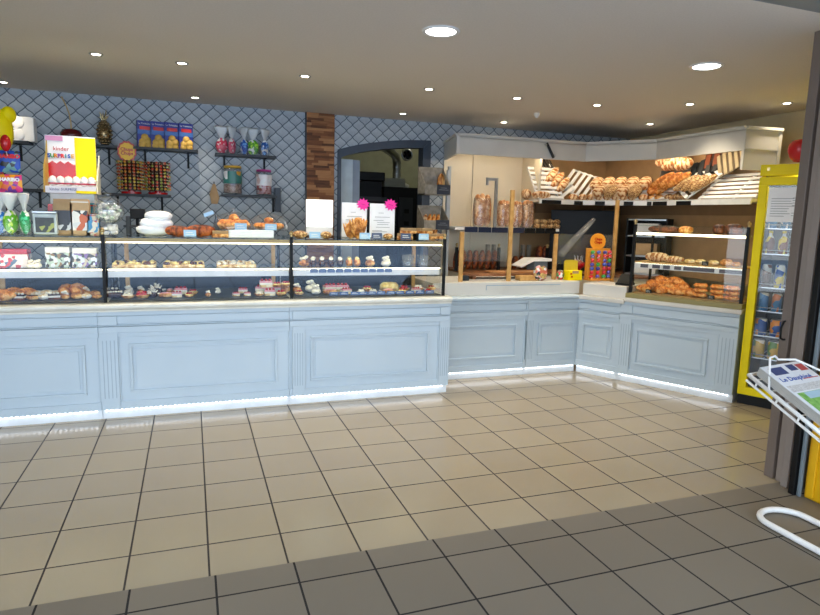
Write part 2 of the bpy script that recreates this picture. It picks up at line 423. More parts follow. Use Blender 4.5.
# ------------------------------------------------------------------ ceiling lamps
SP = [(-.632, .211), (-.068, .217), (.837, .23), (1.888, .242), (2.731, .243), (3.547, .196), (4.239, -.222), (4.924, -.632),
      (-1.545, 1.645), (.031, 1.60), (2.087, 1.50), (3.276, 1.50), (4.719, .844)]
SPOT_W, DISC_W = 22.0, 30.0
def spot(name):
    t = thing(name, '', 'ceiling light')
    MB().lathe([(.03, .001), (.034, -.006), (.046, -.006), (.048, .001)], seg=20).build('ring', M_steel, t)
    MB().cyl((0, 0, -.003), .03, .004, 16).build('lamp', E_spot, t)
    return t
for i, (x, y) in enumerate(SP):
    lab = ('small recessed ceiling spotlight, %s from the left in the front row' % ORD[i]) if i < 8 else ('small recessed ceiling spotlight, %s from the left in the row near the back wall' % ORD[i-8])
    o = place('spot', spot, 'ceiling_spotlight', 'ceiling light', (x, y, H), (0, 0, 0), lab, 'recessed ceiling spotlights')
    L = bpy.data.lights.new('spot_lamp', 'SPOT'); L.energy = SPOT_W*(1 if i < 7 else .4); L.color = (1, .86, .66); L.spot_size = math.radians(115 if i < 8 else 90); L.spot_blend = .8 if i < 8 else 1; L.shadow_soft_size = .03
    lo = bpy.data.objects.new('spot_lamp', L); COL.objects.link(lo); lo.location = (x, y, H-.02)
def disc(name):
    t = thing(name, '', 'ceiling light')
    MB().lathe([(.085, .001), (.09, -.008), (.108, -.008), (.112, .001)], seg=32).build('ring', M_white2, t)
    MB().cyl((0, 0, -.004), .088, .004, 32).build('diffuser', E_disc, t)
    return t
for (x, y), lab in (((1.365, -1.283), 'large round recessed ceiling light nearer the middle of the room'), ((3.322, -1.315), 'large round recessed ceiling light nearer the sliding door')):
    place('disc', disc, 'round_ceiling_light', 'ceiling light', (x, y, H), (0, 0, 0), lab, 'large round ceiling lights')
    L = bpy.data.lights.new('disc_lamp', 'SPOT'); L.energy = DISC_W; L.color = (1, .95, .87); L.spot_size = math.radians(140); L.spot_blend = 1; L.shadow_soft_size = .09
    lo = bpy.data.objects.new('disc_lamp', L); COL.objects.link(lo); lo.location = (x, y, H-.02)
p = onZ(537, 113, H)
tag(MB().lathe([(.03, 0), (.03, -.015), (.02, -.04), (.012, -.05), (0, -.05)]).build('smoke_detector', M_white2, loc=p), 'small white smoke detector on the ceiling in front of the bread cabinet', 'smoke detector')

# ------------------------------------------------------------------ counters
def frame_rect(b, x0, x1, z0, z1, w_, y0, y1, mi=0):
    b.box(x0, x1, y0, y1, z1-w_, z1, mi); b.box(x0, x1, y0, y1, z0, z0+w_, mi)
    b.box(x0, x0+w_, y0, y1, z0+w_, z1-w_, mi); b.box(x1-w_, x1, y0, y1, z0+w_, z1-w_, mi)
def counter(label, loc, rz, x0, x1, top, rail, fields, pil, depth=.8, cut=None):
    """x along the front, +y into the counter; fields = recessed (x0,x1,inner x0,inner x1); pil = pilasters"""
    t = thing('counter_unit', label, 'counter', loc, rz)
    MB().box(x0, x1, .012, depth, .07, top).build('body', M_blue, t)
    MB().box(x0, x1, .028, depth-.02, 0, .075).build('plinth', M_plinth, t)
    MB().box(x0, x1, -.012, .012, rail[0], rail[1]).box(x0, x1, -.006, .012, rail[1]+.004, rail[1]+.012).box(x0, x1, -.01, .012, top-.03, top).build('rail', M_blue, t, bevel=.003)
    b = MB()
    edges = sorted(set([x0, x1] + [p for q in pil for p in q]))
    zt = rail[0]-.035
    prev = x0
    # face frame around every recessed field
    for (a, c, ia, ic) in fields:
        b.box(a-.006 if a > x0 else a, a+.004, 0, .012, .13, zt); b.box(c-.004, c+.006 if c < x1 else c, 0, .012, .13, zt)
    b.box(x0, x1, 0, .012, .072, .13); b.box(x0, x1, 0, .012, zt, rail[0]); b.box(x0, x1, .002, .012, rail[1]+.02, top-.035)
    b.build('face_frame', M_blue, t, bevel=.002)
    for (a, c, ia, ic) in fields:
        m_ = MB(); frame_rect(m_, ia-.012, ic+.012, .19, zt-.05, .02, -.004, .012)
        pm = m_.build('panel_moulding', M_blue, t, bevel=.004)
        MB().box(ia+.03, ic-.03, .006, .0125, .232, zt-.092).build('panel', M_blue, pm, bevel=.003)
    for (a, c) in pil:
        q = MB(); q.box(a, c, -.008, .012, .075, rail[0]); q.box(a, c, -.012, .012, rail[1]+.014, top-.032)
        n = 4; w_ = (c-a)
        for i in range(n):
            xx = a + w_*(i+.9)/(n+.8); q.box(xx-.003, xx+.003, -.0085, -.0075, .16, zt-.02, 1)
        q.build('pilaster', [M_blue, M_line], t)
    b = MB(); k = int((x1-x0-.02)/.0333); 
    for i in range(k): xx = x0+.02+i*.0333; b.box(xx, xx+.016, .012, .022, .060, .067)
    b.build('led_strip', E_led, t)
    return t
RL = (.645, .69)
counter('pale blue panelled counter unit at the left edge under the snack case', (0, .02, 0), 0, -2.95, -.682, .80, RL, [(-2.2, -.684, -2.1, -.785)], [(-2.95, -2.25)])
counter('pale blue panelled counter unit in the middle of the pastry counter', (0, .02, 0), 0, -.680, .674, .80, RL, [(-.55, .672, -.473, .57)], [(-.679, -.557)])
counter('pale blue panelled counter unit at the right end of the pastry counter', (0, .02, 0), 0, .676, 2.055, .80, RL, [(.80, 1.955, .855, 1.86)], [(.70, .798), (1.962, 2.054)])
RM = (.605, .645)
counter('pale blue panelled counter unit set back beside the pastry counter', (0, .40, 0), 0, 2.06, 3.05, .755, RM, [(2.1, 3.03, 2.12, 2.93)], [(3.031, 3.049)], .75)
counter('pale blue panelled counter unit in the inner corner of the bread counter', (0, .40, 0), 0, 3.052, 3.645, .755, RM, [(3.14, 3.645, 3.196, 3.60)], [(3.053, 3.13)], .75)
RA = math.atan2(-.88567, .46431); RO = (3.635, .39, 0)
counter('short pale blue counter unit turning the corner to the croissant case', RO, RA, -.004, .432, .755, RM, [(-.004, .43, .06, .35)], [], .45)
counter('pale blue panelled counter unit under the croissant case beside the drinks fridge', RO, RA, .434, 1.475, .78, (.62, .66), [(.56, 1.32, .61, 1.23)], [(.436, .55), (1.33, 1.474)], .75)
def R2W(s, o, z=0):   # along the right counter, depth behind its front
    return Vector((3.635+.46431*s+.88567*o, .39-.88567*s+.46431*o, z))
def bull(pts_, zt, h, r):
    b = MB(); return b
b = MB(); prof = [(-.03, .815), (-.042, .822), (-.048, .835), (-.046, .848), (-.036, .857), (-.02, .86), (.86, .86), (.86, .80), (-.03, .80)]
b.prism(prof, -2.95, 2.055, 'YZ', smooth=False)
tag(b.build('worktop', M_ledge, loc=(0, .02, 0), bevel=.003), 'long cream worktop with a rounded front edge on the pastry counter', 'worktop')
# middle worktop, raised cash desk box with a slot
prof = [(-.02, .757), (-.032, .765), (-.034, .785), (-.02, .797), (.74, .797), (.74, .757)]
tag(MB().prism(prof, 2.062, 3.61, 'YZ').build('worktop', M_blue, loc=(0, .40, 0), bevel=.003), 'pale blue ledge top on the set back middle counter', 'worktop')
t = thing('counter_upstand', 'pale raised box with a long slot on the middle counter', 'counter', (0, .47, .798))
MB().box(2.07, 3.68, 0, .66, 0, .125).build('body', M_corn, t, bevel=.004)
MB().box(2.62, 3.45, -.004, 0, .05, .098).build('slot', M_corn, t)
MB().box(2.62, 3.45, -.006, -.003, .092, .1).box(2.62, 2.626, -.006, -.003, .05, .1).build('slot_edge', M_line, t)
t = thing('worktop', 'white ledge top turning the corner beside the croissant case', 'worktop', (3.635, .39, 0), RA)
MB().box(-.01, .47, -.03, .44, .757, .797).build('board', M_corn, t, bevel=.006)
MB().box(.01, .46, .04, .42, .797, .915).build('upstand', M_corn, t, bevel=.004)
t = thing('worktop', 'white worktop edged in olive gold under the croissant case', 'worktop', (3.635, .39, 0), RA)
MB().box(.472, 1.49, -.03, .74, .782, .82).build('board', M_corn, t, bevel=.006)
MB().box(.475, 1.485, -.02, .70, .821, .865).build('gold_edge', mat('olive_gold', '8f8351', .45), t, bevel=.004)
# ------------------------------------------------------------------ glass cases on the pastry counter
def post(b, x, y, z0, z1, r=.012): b.box(x-r, x+r, y-r, y+r, z0, z1)
def finial(parent, x, y, z):
    MB().lathe([(.011, 0), (.013, .004), (.007, .01), (.016, .022), (.017, .031), (.011, .041), (.004, .047), (0, .048)], (x, y, z), 14).build('finial', M_brass, parent)
def glass_case(label, x0, x1, rpost, back, brass_x, strip=None):
    t = thing('display_case', label, 'display case', (0, .02, .861))
    MB().box(x0, x1, .06, .86, 0, .006).build('deck', mat('deck_slate', '33363c', .5), t)
    g = MB().box(x0, x1, .062, .067, .007, .462).build('front_glass', M_glass, t)
    MB().box(x0, x1, .05, .80, .464, .474).build('top_glass', M_shelfglass, t)
    MB().box(x0, x1, .052, .07, .436, .463).build('top_rail', mat('gold_rail', 'b39a62', .4), t)
    MB().box(x0, x1, .075, .09, .428, .437).build('light_tube', E_tube, t)
    s_ = MB().box(x0, x1, .12, .62, .226, .234).build('shelf', M_shelfglass, t)
    MB().box(x0, x1, .108, .118, .175, .222).build('shelf_rail', M_white2, s_)
    MB().box(x0, x1, .107, .12, .227, .234).build('light_tube', E_tube, t)
    if strip:
        b = MB()
        for i in range(int((strip[1]-strip[0])/.07)): b.box(strip[0]+i*.07, strip[0]+i*.07+.062, .099, .105, .2, .233, 0)
        b.build('price_strip', mat('price_blue', '5b6f98', .5), s_)
    MB().box(x0, x1, .80, .81, .0, back).build('back_board', M_dark, t)
    for bx in brass_x: MB().box(bx-.016, bx+.016, .60, .62, .234, .464).box(bx-.016, bx+.016, .60, .62, .006, .226).build('shelf_support', M_pine, t)
    p_ = MB(); post(p_, rpost, .045, 0, .487, .011); po = p_.build('post', M_black, t); finial(po, rpost, .045, .487)
    p_ = MB(); post(p_, rpost, .80, 0, .475, .01); p_.build('rear_post', M_black, t)
    return t
c1 = glass_case('glass pastry display case at the left edge with snacks and a sweet box', -1.98, -.645, -.63, .2, (-1.4,))
c2 = glass_case('glass pastry display case in the middle under the two cake domes', -.612, .688, .70, .19, (-.53, .63))
c3 = glass_case('glass pastry display case at the right end with blue price strip', .722, 1.99, 2.003, .19, (1.93,), (.86, 1.6))
MB().box(1.985, 1.99, .07, .80, .007, .462).build('end_glass', M_glass, c3)
MB().box(-.645, -.641, .07, .80, .007, .462).build('end_glass', M_glass, c1)

# ------------------------------------------------------------------ wall shelves
def wshelf(label, x0, x1, z, brx, depth=.2):
    t = thing('wall_shelf', label, 'shelf', (0, WY, z), 0, 'black shelves on the patterned wall')
    MB().box(x0, x1, -depth, 0, -.022, 0).build('board', M_slate, t)
    for bx in brx: MB().box(bx-.01, bx+.01, -.012, 0, -.17, -.022).box(bx-.006, bx+.006, -depth*.8, 0, -.03, -.023).build('bracket', M_black, t)
def sx(px, py, Y=WY-.1): return onY(px, py, Y)
wshelf('black wall shelf at far left carrying a brown and white box', onY(-30, 143, 1.83).x, onY(31, 143, 1.83).x, 2.12, (onY(21, 150, WY).x,))
wshelf('short black wall shelf under the golden pineapple ornament', onY(58, 144, 1.83).x, onY(118, 146, 1.83).x, 2.125, (onY(109, 150, WY).x,))
wshelf('black wall shelf holding the blue biscuit boxes', onY(134, 148, 1.83).x, onY(198, 151, 1.83).x, 2.127, (onY(145, 150, WY).x, onY(188, 150, WY).x))
wshelf('black wall shelf holding five tied sweet bags', onY(215, 153, 1.83).x, onY(275, 155, 1.83).x, 2.112, (onY(224, 150, WY).x, onY(264, 150, WY).x))
wshelf('black lower wall shelf at far left behind the egg display', onY(-30, 189, 1.83).x, onY(84, 191, 1.83).x, 1.695, (onY(40, 195, WY).x,))
wshelf('black wall shelf under the two lollipop stands', onY(103, 193, 1.83).x, onY(171, 195, 1.83).x, 1.683, (onY(118, 200, WY).x, onY(162, 200, WY).x))
wshelf('black lower wall shelf holding two large lidded jars', onY(221, 194, 1.83).x, onY(276, 197, 1.83).x, 1.711, (onY(273, 200, WY).x,))
# dark upright fitting at the end of the jar shelf
p = onY(276, 200, 1.80)
tag(MB().box(-.03, .03, -.03, .03, -.12, .13).build('pipe_cover', M_frame, loc=(p.x+.03, 1.895, p.z), bevel=.004), 'dark upright cover on the wall beside the jar shelf', 'pipe cover')

# ------------------------------------------------------------------ bread cabinet
A_, B_, C_, D_, E_ = (2.57, 1.17), (4.12, 1.13), (4.58, .55), (4.60, -.53), (4.99, -.56)
def wallseg(b, p, q, z0, z1, th=.03, out=0., mi=0):
    p = Vector(p); q = Vector(q); d = (q-p).normalized(); n = Vector((d.y, -d.x))   # n faces the room
    a = p+n*out; c = q+n*out; e = q-n*th; f = p-n*th
    vs = [(a.x, a.y, z0), (c.x, c.y, z0), (e.x, e.y, z0), (f.x, f.y, z0), (a.x, a.y, z1), (c.x, c.y, z1), (e.x, e.y, z1), (f.x, f.y, z1)]
    b.add(vs, [(0,3,2,1),(4,5,6,7),(0,1,5,4),(1,2,6,5),(2,3,7,6),(3,0,4,7)], mi)
cab = thing('bread_cabinet', 'large cream corner cabinet with cornice holding the baguettes and loaves', 'cabinet', (0, 0, 0))
b = MB()
for p, q in ((A_, B_), (B_, C_), (C_, D_)):
    wallseg(b, p, q, 2.19, 2.372); wallseg(b, p, q, 2.372, 2.384, .04, .014); wallseg(b, p, q, 2.384, 2.396, .05, .028)
wallseg(b, (2.735, 1.9), A_, 2.19, 2.372); wallseg(b, (2.735, 1.9), A_, 2.372, 2.396, .03, .02)
b.build('cornice', M_corn, cab)
b = MB(); wallseg(b, (2.75, 1.215), (4.10, 1.18), 2.20, 2.22, .02); wallseg(b, (4.13, 1.16), (4.61, .57), 2.20, 2.22, .02); wallseg(b, (4.645, .52), (4.66, -.48), 2.20, 2.22, .02); b.build('light_tube', emat('cabinet_fill_glow', 'ffeccc', 12.), cab)  # strips added to brighten the cabinet inside; only a small left light is real
b = MB(); b.prism([A_, B_, C_, D_, (4.99, -.53), (4.99, 1.91), (2.76, 1.91)], 2.355, 2.37, 'XY'); b.build('top_board', M_corn, cab)
b = MB(); b.box(2.74, 3.10, 1.895, 1.915, 0, 2.355).box(3.108, 3.775, 1.895, 1.915, 0, 2.355).build('back_panel', M_beige, cab)
b = MB(); b.box(3.78, 5.0, 1.895, 1.915, 0, 2.355).box(4.98, 5.0, -.52, 1.895, .96, 2.355).build('back_panel', M_tan, cab, label='tan back panel of the corner')
b = MB(); wallseg(b, (3.765, 1.893), (3.60, 1.22), 1.77, 2.355, .02); b.build('partition', M_beige, cab)
b = MB(); wallseg(b, D_, E_, 2.02, 2.372, .03, .0); wallseg(b, D_, E_, 2.372, 2.396, .05, .02); wallseg(b, D_, E_, 2.20, 2.21, .03, .008)
wallseg(b, (4.955, -.557), E_, 2.02, 2.372, .03, .01); b.build('end_panel', M_corn, cab)
lo_ = MB().prism([(2.585, 1.17), (3.84, 1.14), (3.90, 1.89), (2.75, 1.89)], 1.41, 1.437, 'XY').build('shelf', M_white, cab)
b = MB(); x = 2.68
for k, w_ in enumerate((.16, .16, .2, .2, .14, .12, .14)): b.box(x, x+w_-.012, 1.128, 1.139, 1.385, 1.44, 1 if k > 3 else 0); x += w_
b.build('price_strip', [mat('strip_navy', '1d2740', .3), M_black], lo_)
up_ = MB().prism([(3.575, 1.165), B_, C_, (4.60, -.66), (4.72, -.64), (4.95, -.49), (4.975, -.49), (4.975, 1.89), (3.77, 1.89)], 1.735, 1.765, 'XY').build('shelf', M_white, cab)
b = MB()
def strips(b, p, q, ws, z0=1.712, z1=1.752):
    P = Vector(p); Q = Vector(q); L_ = (Q-P).length; s = 0; i = 0
    while s < L_-.01:
        w_ = min(ws[i % len(ws)], L_-s); wallseg(b, P+(Q-P)*(s/L_), P+(Q-P)*((s+w_)/L_), z0, z1, .004, .012, i % 2); s += w_; i += 1
strips(b, (3.575, 1.165), B_, (.03, .24, .16, .12)); strips(b, B_, C_, (.14, .11, .2, .1)); strips(b, C_, (4.6, .02), (.02, .2, .12, .22)); wallseg(b, (4.6, .02), (4.6, -.66), 1.712, 1.752, .004, .012, 0)
b.build('price_strip', [M_white2, M_black], up_)
b = MB(); wallseg(b, (3.575, 1.185), (4.12, 1.15), 1.60, 1.712, .02, -.03); 
b = MB(); wallseg(b, (3.95, 1.86), (4.94, 1.86), 1.62, 1.73, .02); wallseg(b, (4.95, 1.84), (4.95, -.45), 1.62, 1.73, .02)
b.build('valance', mat('soffit_wood', '8a6a48', .6), cab)
low = thing('back_counter', 'low cream back counter along the wall behind the cash desk', 'counter', (0, 0, 0))
MB().prism([(2.76, 1.28), (3.62, 1.28), (4.6, .5), (4.97, .5), (4.97, 1.88), (2.76, 1.88)], 0, .93, 'XY').build('body', M_beige, low)
MB().prism([(2.75, 1.26), (3.62, 1.26), (4.6, .47), (4.975, .47), (4.975, 1.885), (2.75, 1.885)], .93, .955, 'XY').build('top', M_wood, low)

# ------------------------------------------------------------------ croissant case on the right counter
rc = thing('display_case', 'glass display case with black posts full of croissants beside the yellow fridge', 'display case', RO, RA)
RS0, RS1, RD0, RD1 = .50, 1.452, .05, .50
MB().box(RS0, RS1, RD0, RD1, .866, .872).build('deck', mat('deck_wood', 'a98a5a', .5), rc)
for z, nm in ((1.155, 1), (1.425, 2)):
    s_ = MB().box(RS0, RS1, RD0+.02, RD1-.05, z, z+.012).build('shelf', M_shelfglass if nm == 2 else M_pine, rc)
    MB().box(RS0+.01, RS1-.01, RD0+.005, RD0+.018, z-.006, z+.012).build('light_tube', E_tube, s_) if nm == 2 else MB().box(RS0+.01, RS1-.01, RD0+.008, RD0+.018, z-.05, z-.002).build('shelf_rail', M_white2, s_)
    if nm == 1:
        MB().box(RS0+.01, RS1-.01, RD0+.02, RD0+.03, z-.012, z-.002).build('light_tube', E_tube, s_)  # extra glowing strip added to brighten the croissants below
        b = MB()
        for a, c in ((.07, .14), (.18, .25), (.28, .34), (.38, .44), (.46, .72), (.76, .94)): b.box(RS0+a, RS0+c, RD0+.002, RD0+.007, z-.042, z-.01)
        b.build('price_strip', mat('strip_grey', '55525f', .5), s_)
MB().box(RS0, RS1, RD0-.006, RD0-.002, .868, 1.50).build('front_glass', M_glass, rc)
MB().box(RS0, RS1, RD0, RD1, 1.502, 1.508).build('top_glass', M_shelfglass, rc)
for s in (RS0-.006, RS1+.006):
    p_ = MB(); post(p_, s, RD0, .866, 1.512, .013); po = p_.build('post', M_black, rc); finial(po, s, RD0, 1.512)
    p_ = MB(); post(p_, s, RD1, .866, 1.50, .01); p_.build('rear_post', M_black, rc)

# ------------------------------------------------------------------ drinks fridge
fr = thing('drinks_fridge', 'tall yellow drinks fridge with a glass door beside the croissant counter', 'fridge', R2W(1.50, .055), RA)
FW, FD, FH = .66, .58, 2.0
b = MB(); b.box(0, FW, .02, FD, .0, .10)
b.build('base', M_black, fr)
M_inner = mat('fridge_liner', '3b4348', .5)
b = MB(); b.box(0, FW, .05, FD, .10, .13, 0); b.box(0, FW, .03, FD, FH-.07, FH, 0); b.box(0, .03, .05, FD, .13, FH-.07, 0); b.box(FW-.03, FW, .05, FD, .13, FH-.07, 0); b.box(.03, FW-.03, FD-.03, FD, .13, FH-.07, 0)
b.box(.03, .036, .06, FD-.03, .13, FH-.07, 1); b.box(FW-.036, FW-.03, .06, FD-.03, .13, FH-.07, 1); b.box(.03, FW-.03, FD-.036, FD-.03, .13, FH-.07, 1); b.box(.03, FW-.03, .06, FD-.03, .13, .14, 1)
b.build('body', [M_yellow, M_inner], fr)
MB().box(0, FW, -.012, .03, FH-.07, FH+.02).build('header', M_yellow, fr, bevel=.006)
MB().box(.05, .07, -.02, -.012, FH-.03, FH-.005).build('lock', M_brass, fr)
dr = MB(); frame_rect(dr, .0, FW, .09, FH-.08, .065, -.012, .045); dr = dr.build('door', M_yellow, fr, bevel=.004)
MB().box(.065, FW-.065, .012, .02, .155, FH-.145).build('door_glass', M_glass, dr)
MB().box(FW-.045, FW-.025, -.05, -.012, .9, 1.3).build('handle', M_black, dr)
dr.name = 'door'
def fz(px, py):   # height on the plane of the fridge door
    n = Vector((-.88567, -.46431, 0)); p0 = R2W(1.50, .055); d = ray(px, py); t_ = ((p0-CP).dot(n))/d.dot(n); q = CP+d*t_
    return (Vector((q.x, q.y, 0))-Vector((p0.x, p0.y, 0))).dot(Vector((.46431, -.88567, 0))), q.z
FZ = [fz(775, y)[1] for y in (228.6, 254.5, 289, 313.3, 338.7, 362)]
for z in FZ:
    s_ = MB()
    for k in range(12): s_.box(.04+k*.052, .044+k*.052, .07, .5, z-.004, z)
    s_.box(.036, FW-.036, .066, .07, z-.006, z+.002); s_ = s_.build('shelf', M_steel, fr)
    MB().tube([(.05, .06, z), (.055, .06, z+.03), (FW-.055, .06, z+.03), (FW-.05, .06, z)], .003, 6).build('guard_rail', M_steel, s_)
nt_ = MB().box(.075, .40, .004, .006, 1.56, 1.835).build('notice', M_paper, dr)
b = MB()
for r_i in range(8): b.box(.10, .10+(.16, .14, .15, .17, .13, .12, .14, .1)[r_i], .002, .004, 1.745-r_i*.02, 1.749-r_i*.02); b.box(.25, .25+(.11, .09, .1, .12, .0, .0, .08, .1)[r_i], .002, .004, 1.75-r_i*.02, 1.754-r_i*.02)
b.build('printed_lines', M_ink, nt_)
MB().box(.30, .365, .002, .004, 1.792, 1.806).build('dark_heading', mat('dark_ink', '2c2e33', .6), nt_)
L = bpy.data.lights.new('fridge_lamp', 'POINT'); L.energy = 2.5; L.color = (.9, .95, 1); L.shadow_soft_size = .05
lo = bpy.data.objects.new('fridge_lamp', L); COL.objects.link(lo); lo.parent = fr; lo.location = (FW/2, .12, 1.9)
def can(col1, col2, r=.033, h=.12, bottle=False):
    def f(name):
        M1 = blotch('can_%s_%s' % (col1, col2), (col1, col1, col2, col1, 'e8e8e0'), 22)
        if bottle:
            t = thing(name, '', ''); MB().lathe([(r*.9, 0), (r, .006), (r, h*.55), (r*.8, h*.66), (.014, h*.8), (.013, h*.9), (0, h*.9)], seg=16).build('bottle_body', M1, t)
            MB().cyl((0, 0, h*.9), .016, h*.1, 12).build('cap', mat('cap_'+col2, col2, .4), t); return t
        t = thing(name, '', ''); MB().lathe([(r*.86, 0), (r, .006), (r, h-.01), (r*.86, h), (0, h-.002)], seg=16).build('can_body', M1, t)
        MB().lathe([(r*.87, 0), (r*.87, .003), (r*.7, .003), (r*.7, 0)], (0, 0, h), 16).build('rim', M_steel, t); return t
    return f
rows = [('bottle', [('2f7fb8', 'ffffff'), ('2f7fb8', 'ffffff'), ('b58a3a', 'd8c060'), ('2a5a8a', '88aacc'), ('20406a', '5577aa')], .18, True, 'top'),
        ('bottle', [('6a3a1c', 'e8d020'), ('8a4a20', 'e8d020'), ('b09030', 'e8d020'), ('6a6a30', 'e8d020'), ('555520', 'e8d020')], .19, True, 'second'),
        ('can', [('50301c', '8a6040'), ('d8c820', '2050a0'), ('38a028', '80d040'), ('c03028', 'e06050'), ('902018', 'c05040')], .19, False, 'third'),
        ('can', [('3078b8', '6aa8d8'), ('3878a8', 'c07040'), ('7a1c1c', 'b04030'), ('a02820', '602018'), ('8a2020', 'c06060')], .15, False, 'fourth'),
        ('can', [('2858a8', 'e09040'), ('2858a8', 'e09040'), ('2858a8', 'e09040'), ('2858a8', 'e09040')], .14, False, 'fifth'),
        ('can', [('c8a028', '508028'), ('c8a028', '508028'), ('283028', '405040'), ('283028', '405040')], .15, False, 'sixth')]
for z, (nm, cs, h, bt, w_) in zip(FZ, rows):
    n = len(cs)
    for i, (c1_, c2_) in enumerate(cs):
        u = .10+i*(.098 if n == 5 else .115)
        q = fr.location + Vector((.46431*u+.88567*.115, -.88567*u+.46431*.115, z+.0015))
        r_ = .036 if n == 5 else .046
        place((nm, c1_, c2_, h, r_), can(c1_, c2_, r_, h, bt), 'drink_%s' % nm, 'drink', q, (0, 0, RA+i),
              'drink %s standing %s from the left on the %s shelf of the yellow fridge' % (nm, ORD[i], w_))
# red apple ornament on the fridge
p = onZ(800, 162, FH+.021); p.z = FH+.021
t = thing('apple_ornament', 'large glossy red apple ornament on top of the yellow fridge', 'ornament', p)
MB().lathe([(.0, .01), (.042, .0), (.075, .033), (.093, .083), (.088, .133), (.06, .165), (.026, .16), (0, .145)], seg=24).build('body', M_red, t)
MB().tube([(0, 0, .145), (.005, 0, .17), (.018, 0, .20)], .005, 8).build('stem', M_wood, t)

# ------------------------------------------------------------------ sliding door stack on the right, yellow machine
def mull(n, x0, x1, y0, y1, m_): struct(MB().box(x0, x1, y0, y1, 0, 2.6).build('door_%d' % n, m_, bevel=.004))
mull(2, 3.262, 3.312, -2.195, -2.135, M_taupe)
mull(3, 3.262, 3.285, -2.255, -2.215, M_taupe2)
mull(4, 3.222, 3.262, -2.325, -2.28, M_taupe2)
mull(5, 3.172, 3.208, -2.405, -2.37, M_black)
mull(6, 3.188, 3.208, -2.43, -2.41, M_grey)
MBx = MB().box(3.30, 3.55, -2.36, -2.31, 0, 2.6).build('wall_jamb', M_taupe); struct(MBx)
tag(MB().tube([(3.246, -2.172, .86), (3.225, -2.172, .87), (3.222, -2.172, .93), (3.24, -2.172, .97), (3.25, -2.172, .97)], .006, 8).tube([(3.255, -2.172, .86), (3.262, -2.172, .86)], .006).build('door_hook', M_black), 'black bent hook on the taupe sliding door edge', 'hook')
ym = thing('vending_machine', 'yellow cabinet of a machine standing outside behind the newspaper rack', 'machine', (3.212, -2.436, 0))
MB().box(0, .7, -.95, 0, .0, 1.7).build('body', M_yellow2, ym, bevel=.01)
MB().box(-.012, 0, -.06, -.02, .02, 1.66).build('door_edge', M_yellow2, ym, bevel=.004)
b = MB(); b.tube([(-.002, -.13-.35*math.sin(a*.19), .02+.45*(1-math.cos(a*.19))) for a in range(9)], .004, 6); b.build('curved_seam', mat('seam_gold', 'b8860a', .5), ym)

# ------------------------------------------------------------------ newspaper rack
nr = thing('newspaper_rack', 'white wire newspaper rack on a looped tube foot outside the sliding door', 'rack', (2.83, -2.7, 0))
pts = []
for k in range(13):
    a = PI - k*PI/12; pts.append((.13*math.cos(a), .06+.13*math.sin(a)*.9, .018))
b = MB().tube([(-.13, -.75, .018), (-.13, -.3, .018)] + pts + [(.13, -.3, .018), (.13, -.75, .018)], .016, 10); b.build('foot', M_white2, nr)
b = MB().tube([(-.13, -.75, .018), (-.13, -.78, .3), (-.13, -.5, .50), (-.13, -.35, .55)], .014, 8).tube([(.13, -.75, .018), (.13, -.78, .3), (.13, -.5, .50), (.13, -.35, .55)], .014, 8); b.build('upright', M_white2, nr)
TM = Matrix.Translation((-.19, .215, .765)) @ Matrix.Rotation(math.radians(-4), 4, 'Y') @ Matrix.Rotation(math.radians(24), 4, 'X')
# tray frame: x to the right, y = up the slope (origin at rear left, so y runs negative towards the front)
b = MB()
b.tube([(0, 0, 0), (.36, 0, 0), (.36, -.62, 0), (0, -.62, 0)], .011, 8, closed=True, M=TM)
b.tube([(0, 0, -.035), (0, -.62, -.035)], .007, 8, M=TM)
for k in range(5): b.tube([(-.004, -.06-k*.13, 0), (-.004, -.06-k*.13, -.035)], .005, 6, M=TM)
for k in range(7): b.tube([(0, -.04-k*.09, -.006), (.36, -.04-k*.09, -.006)], .004, 6, M=TM)
b.build('tray', M_white2, nr)
b = MB(); b.tube([(0, -.13, 0), (.06, -.02, .115), (.09, -.02, .122), (.11, -.03, .105), (.19, -.06, .115), (.30, -.16, .09), (.36, -.28, 0)], .0055, 8, M=TM); b.build('wire_hoop', M_white2, nr)
NW = Matrix.Translation(nr.location) @ TM
def paper(name):
    t = thing(name, '', ''); return t
b = MB()
for k in range(9): b.box(.0 + .003*math.sin(k*2.1), .27+.003*math.cos(k*1.7), -.42, .0, k*.0052, k*.0052+.0046)
t = thing('newspaper_pile', 'pile of folded newspapers with a blue masthead on the wire rack', 'newspapers'); t.matrix_world = NW @ Matrix.Translation((.022, -.02, .012))
t.location, t.rotation_euler = (NW @ Matrix.Translation((.022, -.02, .012))).to_translation(), (NW).to_euler()
b.build('pages', mat('newsprint', 'b9b5ad', .8), t)
top = MB().box(0, .27, -.42, 0, .047, .0485).build('front_page', mat('news_front', 'd5d8dc', .8), t)
text('Le Dauphiné', .040, mat('news_blue', '24489a', .6), (.125, -.112, .0487), (0, 0, 0), top, 'masthead', .0004, bold=.001)
b = MB()
b.box(.16, .26, -.128, -.122, .0487, .0492, 0); b.box(.03, .12, -.075, -.02, .0487, .0492, 1); b.box(.15, .2, -.06, -.015, .0487, .0492, 1); b.box(.21, .26, -.07, -.02, .0487, .0492, 0)
b.box(.01, .26, -.20, -.155, .0487, .0490, 4); b.box(.02, .25, -.36, -.21, .0487, .0492, 2); b.box(.06, .2, -.255, -.212, .0492, .0495, 3); b.box(.02, .25, -.40, -.37, .0487, .0490, 4)
b.build('printed_pictures', [mat('news_red', 'b04a4a', .7), mat('news_navy', '34406e', .7), mat('news_green', '5d9440', .7, h2='7fae5c', sc=40), mat('news_sky', '9fbccc', .7), mat('news_grey', 'a9a8a8', .8, h2='c8c8c8', sc=150)], top)
